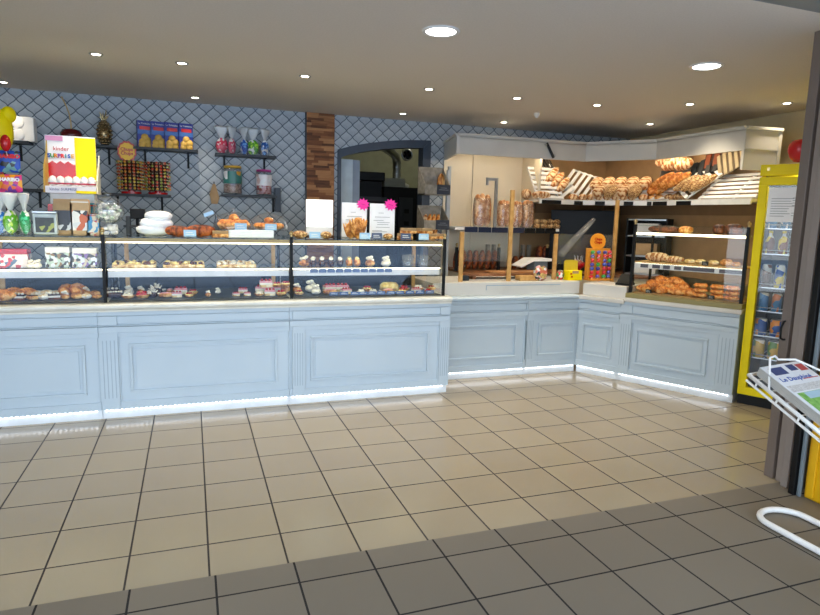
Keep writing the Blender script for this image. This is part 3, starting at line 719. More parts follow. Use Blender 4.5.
# ------------------------------------------------------------------ goods: builders
def single(fn, mats, bevel=0):
    def f(name):
        b = MB(); fn(b); return b.build(name, mats, bevel=bevel)
    return f
def f_croissant(b):
    n = 17; pts = []; rs = []
    for i in range(n):
        t = i/(n-1)*2-1; a = t*1.15
        pts.append((.075*math.sin(a), -.07*(1-math.cos(a)), .034)); rs.append((.009+.031*(1-abs(t)**1.7))*(1+.14*(i % 2)))
    b.tube(pts, rs, 12)
def f_bun(b):
    b.ell((0, 0, .021), (.056, .034, .02), 18, 10)
    for k in range(5): b.ell((-.036+k*.018, 0, .024), (.0085, .034-.003*abs(k-2), .0205), 8, 8)
def f_loaf(b): b.ell((0, 0, .035), (.13, .05, .036), 20, 10, pw=.85)
def f_roll(b): b.ell((0, 0, .022), (.05, .038, .024), 14, 8)
def f_baguette(b):
    n = 17; b.tube([((i/(n-1)-.5)*.30, 0, .03) for i in range(n)], [.010+.024*(1-abs(i/(n-1)*2-1)**3)*(1+.06*math.sin(i*2.4)) for i in range(n)], 12)
def f_shell(b):
    b.ell((0, 0, .078), (.05, .022, .08), 16, 12)
    for k in range(7):
        a = (k-3)*.09; M_ = Matrix.Translation(((k-3)*.009, 0, 0)) @ Matrix.Rotation(a, 4, 'Y'); b.ell((0, 0, .078), (.009, .035, .08-.003*abs(k-3)), 8, 10, M=M_)
def f_tart(b):
    b.lathe([(.028, 0), (.04, .014), (.042, .018), (.036, .018), (.034, .013), (0, .013)], seg=18, mi=0)
    b.lathe([(.034, .013), (.03, .024), (0, .027)], seg=18, mi=1)
    for k in range(5): b.ell((.018*math.cos(k*1.257), .018*math.sin(k*1.257), .03), (.009, .009, .008), 8, 5, mi=2)
def f_puff(b):
    b.ell((0, 0, .02), (.034, .034, .022), 12, 7, jit=.06, seed=3)
    for k in range(6): b.ell((.016*math.cos(k), .016*math.sin(k), .042+.004*k), (.013, .013, .01), 8, 5, mi=1)
def f_eclair(b):
    b.ell((0, 0, .02), (.06, .021, .02), 16, 8, pw=.8); b.ell((0, 0, .032), (.052, .016, .011), 14, 6, mi=1, pw=.8)
def f_slice(b):
    b.box(-.045, .045, -.03, .03, 0, .018, 0); b.box(-.045, .045, -.03, .03, .018, .034, 1); b.box(-.045, .045, -.03, .03, .034, .046, 2)
    for k in range(3): b.ell((-.028+.028*k, 0, .052), (.011, .011, .01), 8, 5, mi=3)
def f_log(b):
    b.ell((0, 0, .03), (.075, .03, .03), 16, 8, pw=.8)
    for k in range(6): b.ell((-.055+.022*k, .0, .058), (.013, .018, .012), 8, 5, mi=1, jit=.1, seed=k)
def f_spiky(b):
    b.ell((0, 0, .022), (.036, .036, .024), 12, 7)
    r = random.Random(2)
    for k in range(22):
        a = r.uniform(0, 6.28); e = r.uniform(.2, 1.3); d = Vector((math.cos(a)*math.cos(e), math.sin(a)*math.cos(e), math.sin(e)))
        p = Vector((0, 0, .02)); b.tube([p+d*.03, p+d*.055], [.007, .002], 5, mi=1)
def f_cake(b):
    b.lathe([(.07, 0), (.075, .008), (.072, .045), (.055, .062), (0, .066)], seg=24, mi=0); b.lathe([(.075, .001), (.082, .001), (.082, 0)], seg=24, mi=1)
def f_pie(b):
    b.box(-.15, .15, -.10, .10, 0, .022, 0)
    r = random.Random(5)
    for k in range(46): b.ell((r.uniform(-.135, .135), r.uniform(-.085, .085), .026+r.uniform(0, .012)), (.018, .016, .012), 7, 5, mi=1+(k % 3 == 0), jit=.1, seed=k)
B = {
 'croissant': (single(f_croissant, C_orange), 'croissant', 'croissant', 'golden croissant'),
 'bun': (single(f_bun, C_orange), 'brioche_bun', 'brioche', 'orange brown ridged brioche bun'),
 'loaf': (single(f_loaf, C_floured), 'bread_loaf', 'bread', 'floured scored bread loaf'),
 'loafbrown': (single(f_loaf, C_brown), 'bread_loaf', 'bread', 'dark brown bread loaf'),
 'loafgold': (single(f_loaf, C_orange), 'bread_loaf', 'bread', 'smooth orange bread loaf'),
 'loafseed': (single(f_loaf, C_seed), 'bread_loaf', 'bread', 'seeded bread loaf'),
 'loafdark': (single(f_loaf, C_dark), 'spice_cake', 'bread', 'dark glossy spice loaf'),
 'roll': (single(f_roll, C_pale), 'bread_roll', 'bread roll', 'pale bread roll'),
 'rollseed': (single(f_roll, C_seed), 'bread_roll', 'bread roll', 'seeded bread roll'),
 'rollflour': (single(f_roll, C_floured), 'bread_roll', 'bread roll', 'floured bread roll'),
 'rollgold': (single(f_roll, C_gold), 'bread_roll', 'bread roll', 'golden bread roll'),
 'baguette': (single(f_baguette, C_floured), 'baguette', 'baguette', 'floured short baguette'),
 'baguettegold': (single(f_baguette, C_orange), 'baguette', 'baguette', 'orange brown short baguette'),
 'baguetteseed': (single(f_baguette, C_seed), 'baguette', 'baguette', 'seeded short baguette'),
 'shell': (single(f_shell, C_gold), 'shell_bread', 'bread', 'golden fan shaped bread'),
 'tart': (single(f_tart, [C_gold, M_custard, M_berry]), 'fruit_tart', 'tart', 'small tart with red fruit'),
 'tartwhite': (single(f_tart, [C_gold, M_cream2, M_cream2]), 'cream_tart', 'tart', 'small tart with white cream'),
 'tartred': (single(f_tart, [C_gold, M_berry, M_berry]), 'berry_tart', 'tart', 'small red berry tart'),
 'puff': (single(f_puff, [C_gold, M_cream2]), 'cream_puff', 'pastry', 'cream puff'),
 'puffwhite': (single(f_puff, [M_cream2, M_cream2]), 'meringue', 'pastry', 'white meringue'),
 'powder': (single(f_roll, crustmat('sugar', 'cfa877', 'ece0d0', 'fbf8f2')), 'sugared_pastry', 'pastry', 'sugar dusted pastry'),
 'eclair': (single(f_eclair, [C_gold, M_choc]), 'eclair', 'pastry', 'chocolate topped eclair'),
 'eclairpink': (single(f_eclair, [C_gold, M_icing]), 'eclair', 'pastry', 'pink iced eclair'),
 'slice': (single(f_slice, [C_pale, M_cream2, M_icing, M_berry]), 'cake_slice', 'cake', 'pink layered cake slice'),
 'slicechoc': (single(f_slice, [C_dark, M_cream2, M_choc, M_cream2]), 'cake_slice', 'cake', 'chocolate layered cake slice'),
 'log': (single(f_log, [M_choc, M_cream2]), 'cake_log', 'cake', 'cream topped chocolate log'),
 'logyellow': (single(f_log, [C_gold, M_custard]), 'cake_log', 'cake', 'yellow custard topped log'),
 'spiky': (single(f_spiky, [M_choc, M_cream2]), 'meringue_cake', 'cake', 'spiky white meringue cake'),
 'cake': (single(f_cake, [crustmat('cake_yellow', 'c99b45', 'e3c270', 'f1dc98'), M_paper]), 'round_cake', 'cake', 'yellow round cake'),
 'pie': (single(f_pie, [C_pale, M_custard, C_dark]), 'traybake', 'cake', 'long traybake'),
 'piewhite': (single(f_pie, [C_pale, M_cream2, C_pale]), 'traybake', 'cake', 'long traybake with white topping'),
}
USED = set()
def put(kind, loc, rot=(0, 0, 0), where='', group=None, scale=None, look=None):
    bld, nm, cat, lk = B[kind]; lab = (look or lk) + ' ' + where
    if lab in USED: raise ValueError('label twice: '+lab)
    USED.add(lab)
    return place(kind, bld, nm, cat, loc, rot, lab, group, scale)
rnd = random.Random(11)
Z0 = .8685   # deck of the pastry cases
def row(items, Y, z, where, group, step=0):
    cnt = {}; tot = {}
    for k, *_ in items: tot[k] = tot.get(k, 0)+1
    for it in items:
        k, px = it[0], it[1]; sc = it[2] if len(it) > 2 else 1; rz = it[3] if len(it) > 3 else rnd.uniform(-.3, .3); dz = it[4] if len(it) > 4 else 0
        x = onY(px, 295, Y).x; i = cnt.get(k, 0); cnt[k] = i+1
        wh = where if tot[k] == 1 else '%s, %s from left' % (where, ORD[i])
        put(k, (x, Y, z+dz), (0, 0, rz), wh, group, sc)
def px_x(px, Y, py=295): return onY(px, py, Y).x

# ---- pastries on the decks
row([('croissant', -8, .95), ('croissant', 14, .95), ('croissant', 27, .9), ('powder', 37), ('powder', 47, 1.1), ('powder', 57), ('croissant', 67, 1.2, 1.2), ('croissant', 77, 1.25, 1.4), ('puff', 86), ('rollgold', 95, .8)], .42, Z0, 'in the left case back row', 'pastries on the deck of the left case')
row([('rollgold', -10, .9), ('croissant', 3, 1.05), ('slicechoc', 19, .85), ('eclair', 33, .8), ('powder', 44, .9), ('slicechoc', 54, .85), ('puff', 65, .9), ('rollgold', 77, .9), ('powder', 86, .8), ('rollgold', 97, .7)], .24, Z0, 'in the left case front row', 'pastries on the deck of the left case')
row([('slicechoc', 113), ('puffwhite', 129, 1.1), ('puff', 141), ('spiky', 157, 1.25), ('eclairpink', 170, 1.1, 1.4), ('slice', 181, 1.05), ('tart', 193), ('puffwhite', 218, .7), ('slice', 243, .8), ('slice', 262, 1.1), ('slice', 274, 1.15), ('puff', 285, 1.3)], .42, Z0, 'in the middle case back row', 'pastries on the deck of the middle case')
row([('log', 115, .8), ('tartwhite', 128, 1.2), ('tartred', 142, 1.35), ('spiky', 153, .95), ('eclairpink', 166, .9), ('slice', 177, .8), ('tart', 189, .9), ('puff', 208, .7), ('slice', 236, .55), ('slice', 247, .55), ('tartwhite', 259), ('slice', 270, .95), ('tart', 281, 1.1)], .24, Z0, 'in the middle case front row', 'pastries on the deck of the middle case')
for i, (px, dz) in enumerate(((266, .055), (277, .055), (286, .06))):
    put('tart' if i else 'slice', (px_x(px, .36), .36, Z0+dz), (0, 0, i), 'stacked on others in the middle case' + (', nearer the post' if i == 2 else ''), 'pastries on the deck of the middle case', 1.1)
row([('puff', 297, 1.1), ('puffwhite', 311, 1.5), ('slice', 330, 1.2), ('slice', 342, 1.2), ('tart', 367, 1.2), ('cake', 389, 1.15), ('tartred', 404, 1.2), ('tartwhite', 418, 1.2), ('tart', 431, 1.1)], .42, Z0, 'in the right pastry case back row', 'pastries on the deck of the right hand pastry case')
row([('tart', 299, 1), ('puffwhite', 316, 1.2), ('eclairpink', 330, 1), ('slice', 346, .9), ('tartwhite', 361, 1), ('tartwhite', 373, 1), ('eclairpink', 388, .9, 0), ('tart', 402, 1), ('slice', 416, .8), ('tartred', 428, .8)], .25, Z0, 'in the right pastry case front row', 'pastries on the deck of the right hand pastry case')
# ---- blue price tags standing in front
def f_tag(b):
    b.prism([(0, 0), (.012, 0), (.004, .032), (.002, .032)], -.035, .035, 'YZ', 0); b.box(-.026, .026, -.0012, .0008, .012, .016, 1, Matrix.Rotation(.05, 4, 'X')); b.box(-.02, .01, -.0012, .0008, .02, .024, 1)
B['tag'] = (single(f_tag, [mat('deck_tag', '55709c', .5), M_white]), 'price_tag', 'price tag', 'small blue price tag')
for i, px in enumerate((334, 344, 355, 363, 372, 381, 391, 400, 410, 420, 430)):
    put('tag', (px_x(px, .155), .155, Z0), (0, 0, 0), 'on the right pastry case deck, %s from left' % ORD[i], 'price tags on the deck', (1.05, 1, .85))
# ---- middle shelf
ZS = 1.0965
put('pie', (px_x(135, .32, 262), .32, ZS), (0, 0, 0), 'on the middle shelf right of the first post', 'traybakes on the middle shelf', look='long traybake with pale crumble topping')
put('pie', (px_x(184, .32, 262), .32, ZS), (0, 0, PI), 'with dark fruit on the middle shelf, second from the first post', 'traybakes on the middle shelf')
put('piewhite', (px_x(236, .32, 262), .32, ZS), (0, 0, 0), 'on the middle shelf below the cake domes', 'traybakes on the middle shelf')
for i, px in enumerate((304, 313, 322, 331, 340, 349, 357)):
    put('log' if 0 < i < 5 else ('logyellow' if i > 4 else 'puff'), (px_x(px, .3, 262), .3, ZS), (0, 0, 1.35), 'on the middle shelf, %s from the left behind the blue strip' % ORD[i], 'cakes on the middle shelf of the right hand case', (1, 1, 1.15) if i else 1.3)
for px, w_ in ((370, 'left'), (386, 'right')):
    put('puff' if px == 370 else 'puffwhite', (px_x(px, .3, 262), .3, ZS), (0, 0, 0), 'standing alone %s on the middle shelf' % w_, None, 1.3)
# ---- boxes on the left middle shelf
def sweetbox(label, px0, px1, py0, Y, z, mats, nm='sweet_box'):
    x0 = px_x(px0, Y, 260); x1 = px_x(px1, Y, 260); h = onY((px0+px1)/2, py0, Y).z-z
    t = thing(nm, label, 'box', ((x0+x1)/2, Y, z)); w_ = (x1-x0)/2
    MB().box(-w_, w_, 0, .12, 0, h*.72).build('tray', mats[0], t, bevel=.003)
    MB().box(-w_*.98, w_*.98, .002, .118, h*.72, h).build('lid', mats[1], t, bevel=.003)
    return t, w_, h
t, w_, h = sweetbox('red and white sweet box on the middle shelf at the left edge', -12, 28, 249, .25, ZS, (blotch('sweet_red', ('e8d8d0', 'c8404a', 'e8e0dc', '58708a', 'e8d8d0'), 40), M_red))
t, w_, h = sweetbox('clear box of assorted wrapped sweets on the middle shelf, left of the pair', 45, 70, 247, .25, ZS, (blotch('assort', ('2e2a26', 'b9c8b4', 'd8dcd8', '8a6a3a', 'a8b8a8', '3a4a40'), 45), M_white), 'assorted_box')
t, w_, h = sweetbox('clear box of assorted wrapped sweets on the middle shelf, right of the pair', 72, 97, 248, .25, ZS, (blotch('assort2', ('2e2a26', 'c8b8a4', 'd8dce8', '7a5a9a', 'b0c4b8', '3a3a30'), 45), M_white), 'assorted_box')
for i, px in enumerate((31, 37)):
    put('puffwhite', (px_x(px, .22, 262), .22, ZS), (0, 0, i), 'on the middle shelf beside the red sweet box, %s' % ('left' if i == 0 else 'right'), None, .9)
def f_tub(b): b.box(-.06, .06, -.04, .04, 0, .03)
for i, px in enumerate((408, 423)):
    t = thing('takeaway_tub', 'clear stacked takeaway tub on the middle shelf, %s of the pair' % ('left' if i == 0 else 'right'), 'tub', (px_x(px, .34, 262), .34, ZS))
    MB().lathe([(.04, 0), (.055, .09), (.057, .09), (.042, 0)], seg=18).build('cup', M_cello, t); MB().lathe([(.058, .09), (.05, .1), (0, .1)], seg=18).build('lid', M_cello, t)

# ------------------------------------------------------------------ on top of the pastry cases
ZT = 1.3365
def top(px, Y=.28): return (px_x(px, Y, 236), Y, ZT)
def candybag(c1, c2, cello=True):
    def f(name):
        t = thing(name, '', '')
        MB().ell((0, 0, .06), (.052, .032, .06), 14, 9, jit=.03).build('sweets', blotch('sw_'+c1, (c1, c1, c2, c1, 'f0f0e8'), 60), t)
        b = MB(); b.lathe([(.054, .0), (.056, .06), (.04, .095), (.014, .115)], seg=14, sy=.6).build('cellophane_wrap', M_cello, t)
        MB().lathe([(.012, .112), (.03, .14), (.068, .192), (.062, .205), (.05, .19), (.02, .14), (.008, .115)], seg=11, sy=.45).build('cellophane_fan', M_cellow, t)
        return t
    return f
for i, (px, c1, c2, nm) in enumerate(((222, 'd0204a', 'f06080', 'pink'), (232, 'd8305a', 'f890a0', 'rose'), (244, '1c58b8', '70b0f0', 'blue'), (253, '50a020', 'b0e040', 'green'), (265, '2060b0', '88b8f0', 'blue'))):
    place(('cb', c1), candybag(c1, c2), 'sweet_bag', 'sweet bag', (sx(px, 150).x, WY-.1, 2.1125), (0, 0, i), 'tied cellophane bag of %s sweets, %s from the left on the wall shelf' % (nm, ORD[i]), 'tied sweet bags on the wall shelf', (1.12, 1, 1.32))
for i, (px, c1, c2, nm) in enumerate(((0, '2878c8', '90c8f0', 'blue'), (12, '68b818', 'd0f060', 'lime green'), (26, '18a058', '60d8a0', 'emerald green'))):
    place(('cb', c1), candybag(c1, c2), 'sweet_bag', 'sweet bag', top(px, .25), (0, 0, i), 'large tied cellophane bag of %s sweets on the left case top' % nm, None, (1.1, 1.1, 1.4))
t = thing('biscuit_tin', 'square pale metal tin with a dark label on the left case top', 'tin', top(45.5, .22))
MB().box(-.075, .075, 0, .10, 0, .15).build('body', mat('tin_pale', 'b9c3c4', .35), t, bevel=.008); MB().box(-.058, .058, -.003, 0, .015, .12).build('label', [blotch('tin_lab', ('2a2c2a', '30362e', '2a2c2a', '9aa04a', '2a2c2a'), 30)], t); MB().box(-.078, .078, -.003, .103, .15, .165).build('lid', M_steel, t, bevel=.004)
def coffeebag(label, px, py0, c, mats, Y=.27, w_=.06):
    h = onY(px, py0, Y).z-ZT; t = thing('coffee_bag', label, 'bag', top(px, Y))
    MB().prism([(-w_, 0), (w_, 0), (w_*1.02, h*.84), (w_*.95, h*.9), (w_*.92, h), (-w_*.92, h), (-w_*.95, h*.9), (-w_*1.02, h*.84)], 0, .06, 'XZ').build('pouch', mats[0], t, bevel=.006)
    MB().box(-w_*.82, w_*.82, -.003, .001, h*.12, h*.68).build('label', mats[1], t)
    MB().box(-w_*.95, w_*.95, -.004, .02, h*.9, h*.93).build('seal', mats[2], t)
coffeebag('brown paper coffee bag with a black label on the left case top', 64, 199, 0, (M_kraft, blotch('cof1', ('1c1c22', '24242a', '1c1c22', 'c8c8c8', '1c1c22'), 26), M_kraft))
coffeebag('tan coffee bag with an orange print on the left case top', 81, 199, 0, (mat('kraft_light', 'c9a578', .6), blotch('cof2', ('e8d8c0', 'c86030', 'e8e4dc', 'd8d8d8', '2a2a2a'), 20), M_white), w_=.062)
coffeebag('small red white and blue sweet pouch beside the marshmallow jar', 93, 214, 0, (blotch('cof3', ('c8a070', 'c84040', 'e0d0b0', '3890c0'), 30), blotch('cof4', ('e0d8c8', '3888b8', 'c84040'), 30), M_red), w_=.042)
coffeebag('narrow red sweet pouch behind the brown coffee bag', 54, 204, 0, (M_red, M_pink, M_red), Y=.36, w_=.03)
coffeebag('small teal and brown pouch behind the tan coffee bag', 93, 203, 0, (mat('teal', '2c7f8e', .5), mat('brownlab', '5a3c30', .5), M_red), Y=.40, w_=.04)
t = thing('marshmallow_jar', 'round lidded glass jar of white marshmallows beside the black post', 'jar', top(110, .28))
MB().lathe([(.05, 0), (.055, .01), (.04, .05), (.035, .08), (.085, .11), (.108, .16), (.10, .22), (.075, .245), (.07, .245), (.095, .22), (.1, .16), (.08, .113), (0, .09)], seg=28).build('glass_body', M_dome, t)
MB().lathe([(.08, .245), (.082, .255), (.05, .275), (.015, .28), (.022, .295), (.02, .308), (0, .312)], seg=24).build('lid', M_dome, t)
b = MB(); r2 = random.Random(4)
for k in range(46):
    a = r2.uniform(0, 6.28); rr = .078*math.sqrt(r2.random()); b.ell((rr*math.cos(a), rr*math.sin(a), r2.uniform(.125, .225)), (.017, .017, .014), 8, 5, mi=k % 3 == 0)
for k in range(16):
    a = r2.uniform(0, 6.28); b.ell((.04*math.cos(a), .04*math.sin(a), r2.uniform(.015, .07)), (.02, .02, .016), 8, 5, mi=0)
b.build('marshmallows', [M_white2, mat('pale_mint', 'c8dccb', .5)], t)

# egg display on a white riser
KY = .50; kx0 = px_x(46.5, KY, 190); kx1 = px_x(97, KY, 190); kw = kx1-kx0
t = thing('display_riser', 'plain white riser behind the coffee bags on the left case', 'stand', (kx0+.02, KY, ZT)); MB().box(0, kw-.04, .0, .16, 0, .30).build('body', M_white, t, bevel=.004)
kd = thing('egg_display', 'tall cardboard egg display with red white and yellow header on the left case', 'display', (kx0, KY, ZT+.301))
tr = MB().box(0, kw, -.04, .14, 0, .05).build('tray', mat('card_white', 'e6e4e8', .5), kd)
b = MB(); b.box(-.02, kw*.96, .14, .15, 0, .435, 0)
b.box(-.018, kw*.53, .135, .14, .10, .22, 1); 
pw_ = [(-.018, .215)] + [(kw*.55*(i+.5)/7-.015, .225+.02*(i % 2)) for i in range(7)] + [(kw*.53, .215)]
b.prism(pw_, .134, .14, 'XZ', 1)
b.box(kw*.54, kw*.96, .130, .14, .10, .425, 2); b.box(-.015, kw*.3, .134, .14, .395, .43, 3)
hd = b.build('header_card', [M_paper, M_red, M_yellow, mat('lilac', 'e59ac6', .5)], kd)
MB().prism([(-.04, 0), (.14, 0), (.15, .42), (.10, .30), (.0, .2), (-.03, .06)], -.012, -.004, 'YZ').build('side_card', mat('gold_card', 'b89a48', .5), kd)
MB().prism([(-.04, 0), (.14, 0), (.15, .30), (.08, .22), (-.02, .1)], kw+.002, kw+.010, 'YZ').build('side_card', mat('cream_card', 'ddd6bb', .5), kd)
text('kinder', .042, M_red, (kw*.26, .131, .335), FR, hd)
cols = ['2a60c0', '38a048', 'e08820', '8a3aa0', 'd83030', '20a0b0', '2a60c0', 'e0a020']
for i, ch in enumerate('SURPRISE'): text(ch, .04, mat('ltr_'+cols[i], cols[i], .5), (.004+i*.0228, .131, .282), FR, hd, bold=.002)
text('kinder SURPRISE', .026, mat('ltr_navy', '2a3a7a', .5), (kw*.35, -.0425, .027), FR, tr)
MB().box(kw*.6, kw, -.043, -.04, .0, .02).build('yellow_corner', M_yellow, tr)
EGG = single(lambda b: b.lathe([(0, 0), (.018, .006), (.026, .022), (.024, .04), (.014, .056), (0, .062)], seg=14, mi=0).ell((0, 0, .018), (.0265, .0265, .012), 12, 6, mi=1), [M_white2, mat('egg_band', 'c84858', .4)])
for i in range(6): place('egg', EGG, 'chocolate_egg', 'egg', (kx0+.045+i*(kw-.08)/5, KY, ZT+.352), (0, 0, i), 'foil wrapped chocolate egg, %s from the left in the cardboard display' % ORD[i], 'wrapped eggs in the display', 1.25)

# hanging sweet packets, balloons at the left edge
hs = thing('hanging_packet_stand', 'thin black stand holding hanging sweet packets at the left edge', 'stand', (px_x(8, .6, 236), .62, ZT))
MB().tube([(0, 0, 0), (0, 0, .66)], .006, 8).tube([(0, 0, .63), (.02, -.06, .63)], .004, 6).tube([(0, 0, .41), (.02, -.06, .41)], .004, 6).build('pole', M_black, hs); MB().cyl((0, 0, 0), .07, .01).build('base', M_black, hs)
def packet(label, px0, px1, py0, py1, cols_, txt, tc, dy=0):
    Y = .55+dy; a = onY(px0, py0, Y); c = onY(px1, py1, Y); w_ = (c.x-a.x)/2; h = (a.z-c.z)/2
    t = thing('sweet_packet', label, 'sweet packet', ((a.x+c.x)/2, Y, (a.z+c.z)/2))
    n = 8; b = MB(); vs = []
    for s_, sg in ((0, -1), (1, 1)):
        for i in range(n+1):
            for j in range(n+1):
                u = i/n*2-1; v = j/n*2-1; vs.append((u*w_, sg*.018*(1-u**4)*(1-v**4), v*h))
    N = (n+1)*(n+1); fs = []
    for i in range(n):
        for j in range(n):
            q = i*(n+1)+j; fs.append((q, q+n+1, q+n+2, q+1)); fs.append((N+q, N+q+1, N+q+n+2, N+q+n+1))
    b.add(vs, fs, 0, True); b.build('pouch', blotch('pk_'+cols_[0]+cols_[1], cols_, 32), t)
    if txt: text(txt, h*.5, mat('pt_'+tc, tc, .5), (0, -.022, h*.45), FR, t, bold=.002)
packet('blue sweet packet hanging at the left edge above the pink one', -2, 21, 150, 173, ('1848b0', '1848b0', '1848b0', '2a2a2a', '70a0a0'), 'HARIBO', 'e02020')
packet('pink and yellow sweet packet hanging below the blue one', -2, 23, 174, 194, ('d83080', 'e8a020', 'd83080', 'e86830', '7030a0'), 'HARIBO', 'ffffff')
packet('red sweet packet hanging behind the blue one at the left edge', -20, 5, 158, 184, ('c82020', 'c82020', '901818', 'e08020'), '', 'ffffff', .08)
t = thing('yellow_balloon', 'plain yellow balloon at the left edge above the sweet packets', 'balloon', onY(0, 131, .6)); MB().ell((0, 0, 0), (.085, .09, .16), 24, 16).ell((.06, 0, .12), (.05, .05, .06), 16, 10).build('body', M_yellow, t); MB().tube([(0, 0, -.155), (.01, 0, -.3)], .003, 6).build('string', M_white, t)
t = thing('red_balloon', 'small red balloon knot below the yellow balloon', 'balloon', onY(5.5, 143, .5)); MB().ell((0, 0, 0), (.034, .034, .06), 18, 12).build('body', M_red, t); MB().tube([(0, 0, -.058), (.0, 0.06, -.12)], .003, 6).build('string', M_white, t)

# coffee machine pieces, white stacked bags, loaves, domes
t = thing('card_terminal', 'small black terminal on an arm behind the white stacked bags', 'terminal', top(138, .60))
MB().box(-.05, .06, -.03, .05, .12, .20).build('body', M_black, t, bevel=.006); MB().tube([(0, 0, 0), (0, 0, .12)], .012, 8).build('stem', M_black, t); MB().box(-.10, .09, -.04, .06, .055, .07).build('tray', M_slate, t, bevel=.003); MB().box(-.08, -.05, -.05, .05, 0, .14).build('side', M_slate, t)
for i, (px, w_, z, h) in enumerate(((154, .125, 0, .085), (157, .12, .05, .085), (159, .10, .11, .075))):
    b = MB(); b.ell((0, 0, h/2), (w_, .08, h/2*1.05), 26, 12, pw=.85, jit=.055, seed=i); tag(b.build('paper_bag_stack', M_paper, loc=(px_x(px, .4, 236), .4, ZT+z)), 'white bundle of folded bags, %s of the heap on the middle case' % ('lowest', 'middle', 'topmost')[i], 'bag bundle', 'white bag bundles')
for px, sc, k, wh in ((178, (.72, .9, 1.1), 'loafbrown', 'left of the blue tag on the middle case top'), (201, (.85, 1, 1.25), 'loafbrown', 'right of the blue tag on the middle case top')): put(k, top(px, .30), (0, 0, 0), wh, None, sc)
def f_pack(b): b.box(-.06, .06, -.045, .045, 0, .022, 0); b.box(-.058, .058, -.043, .043, .024, .046, 1)
B['pack'] = (single(f_pack, [C_gold, M_kraft]), 'biscuit_pack', 'biscuit pack', 'flat pack of biscuits')
put('pack', top(220, .28), (0, 0, .05), 'between the brown loaf and the first cake dome')
def f_boxes(b):
    for k in range(4): b.box(-.085, .085, -.06, .06, k*.014, k*.014+.012)
B['boxes'] = (single(f_boxes, M_paper), 'tray_stack', 'tray stack', 'stack of flat white card trays')
put('boxes', top(240, .26), (0, 0, 0), 'under the left cake dome'); put('boxes', top(262, .26), (0, 0, 0), 'under the right cake dome')
def dome(name):
    t = thing(name, '', '')
    MB().lathe([(.03, 0), (.03, .045), (.15, .05), (.165, .055), (.165, .06), (0, .06)], seg=28).build('stand', M_dome, t)
    MB().lathe([(.158, .061), (.158, .09), (.14, .135), (.10, .17), (.05, .19), (.02, .194), (.016, .21), (.02, .22), (0, .225)], seg=28).build('dome', M_dome, t)
    return t
place('dome', dome, 'cake_dome', 'cake dome', (px_x(234, .46, 236), .46, ZT), (0, 0, 0), 'clear domed cake stand of brown pastries, left one of the two', 'clear cake domes')
place('dome', dome, 'cake_dome', 'cake dome', (px_x(269, .46, 236), .46, ZT), (0, 0, .4), 'clear domed cake stand of orange pastries, right one of the two', 'clear cake domes')
for d_, px in enumerate((234, 269)):
    for i in range(7):
        a = i*1.05; r_ = .085 if i < 6 else 0
        kd_ = 'bun' if d_ else ('roll' if False else 'croissant')
        put(kd_, (px_x(px, .46, 236)+r_*math.cos(a), .46+r_*math.sin(a), ZT+.061+(.0 if i < 6 else .045)), (0, 0, a+1.5), 'under the %s cake dome, %s clockwise' % (('left', 'right')[d_], ORD[i]), 'pastries under the cake domes', .95 if d_ == 0 else 1.15)
def f_toptag(b): b.prism([(0, 0), (.016, 0), (.006, .05), (.004, .05)], -.045, .045, 'YZ', 0); b.box(-.03, .03, -.001, .002, .014, .018, 1); b.box(-.03, .02, .0, .003, .028, .033, 1)
B['toptag'] = (single(f_toptag, [M_tag, M_white]), 'price_tag', 'price tag', 'pale blue price tag')
B['navytag'] = (single(f_toptag, [mat('navy_tag', '3b4a6b', .5), M_white]), 'price_tag', 'price tag', 'navy price tag')
for px, k, wh, z, Y in ((190, 'toptag', 'between the two brown loaves on the case top', 0, .19), (241, 'toptag', 'leaning on the left cake dome', .058, .19), (271, 'toptag', 'leaning on the right cake dome', .058, .19), (315, 'toptag', 'in front of the white screen', 0, .19), (365, 'toptag', 'right of the fan shaped breads', 0, .17),
                        (377, 'navytag', 'under the second sheet of paper', 0, .17), (406, 'navytag', 'in front of the biscuit packs', 0, .18), (424, 'toptag', 'near the right end of the case top', 0, .17)):
    put(k, (px_x(px, Y, 236), Y, ZT+z), (0, 0, 0), wh)
for i, (px, k, sc) in enumerate(((300, 'rollseed', 1.25), (326, 'rollseed', 1.2), (388, 'rollseed', 1.0))): put(k, top(px, .26), (0, 0, i), ('left of the white screen', 'in front of the white screen', 'under the pink stickered sheets')[i]+' on the case top', None, sc)
for i, (px, z, k) in enumerate(((405, 0, 'pack'), (408, .048, 'pack'), (428, 0, 'pack'), (424, .048, 'pack'), (436, 0, 'pack'))): put(k, (px_x(px, .36+.1*(i == 4), 236), .36+.1*(i == 4), ZT+z), (0, 0, .1*i), ('lowest in the left heap at the right end of the case', 'topmost in the left heap at the right end of the case', 'lowest in the right heap at the end of the case', 'topmost in the right heap at the end of the case', 'by the last black post on the case')[i], 'biscuit packs on the case top')
# till screen, the window reflection on it put in as a glow
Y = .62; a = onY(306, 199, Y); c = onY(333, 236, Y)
t = thing('till_screen', 'till screen with painted white window reflection seen against the wood cladding', 'screen', ((a.x+c.x)/2, Y, ZT))
w_ = (c.x-a.x)/2; MB().box(-w_, w_, 0, .02, .01, a.z-ZT).build('case', M_white2, t, bevel=.006); MB().box(-w_+.004, w_-.004, -.003, 0, .085, a.z-ZT-.006).build('display', E_screen_refl, t); MB().box(-.06, .06, -.03, .08, 0, .012).build('foot', M_white2, t)
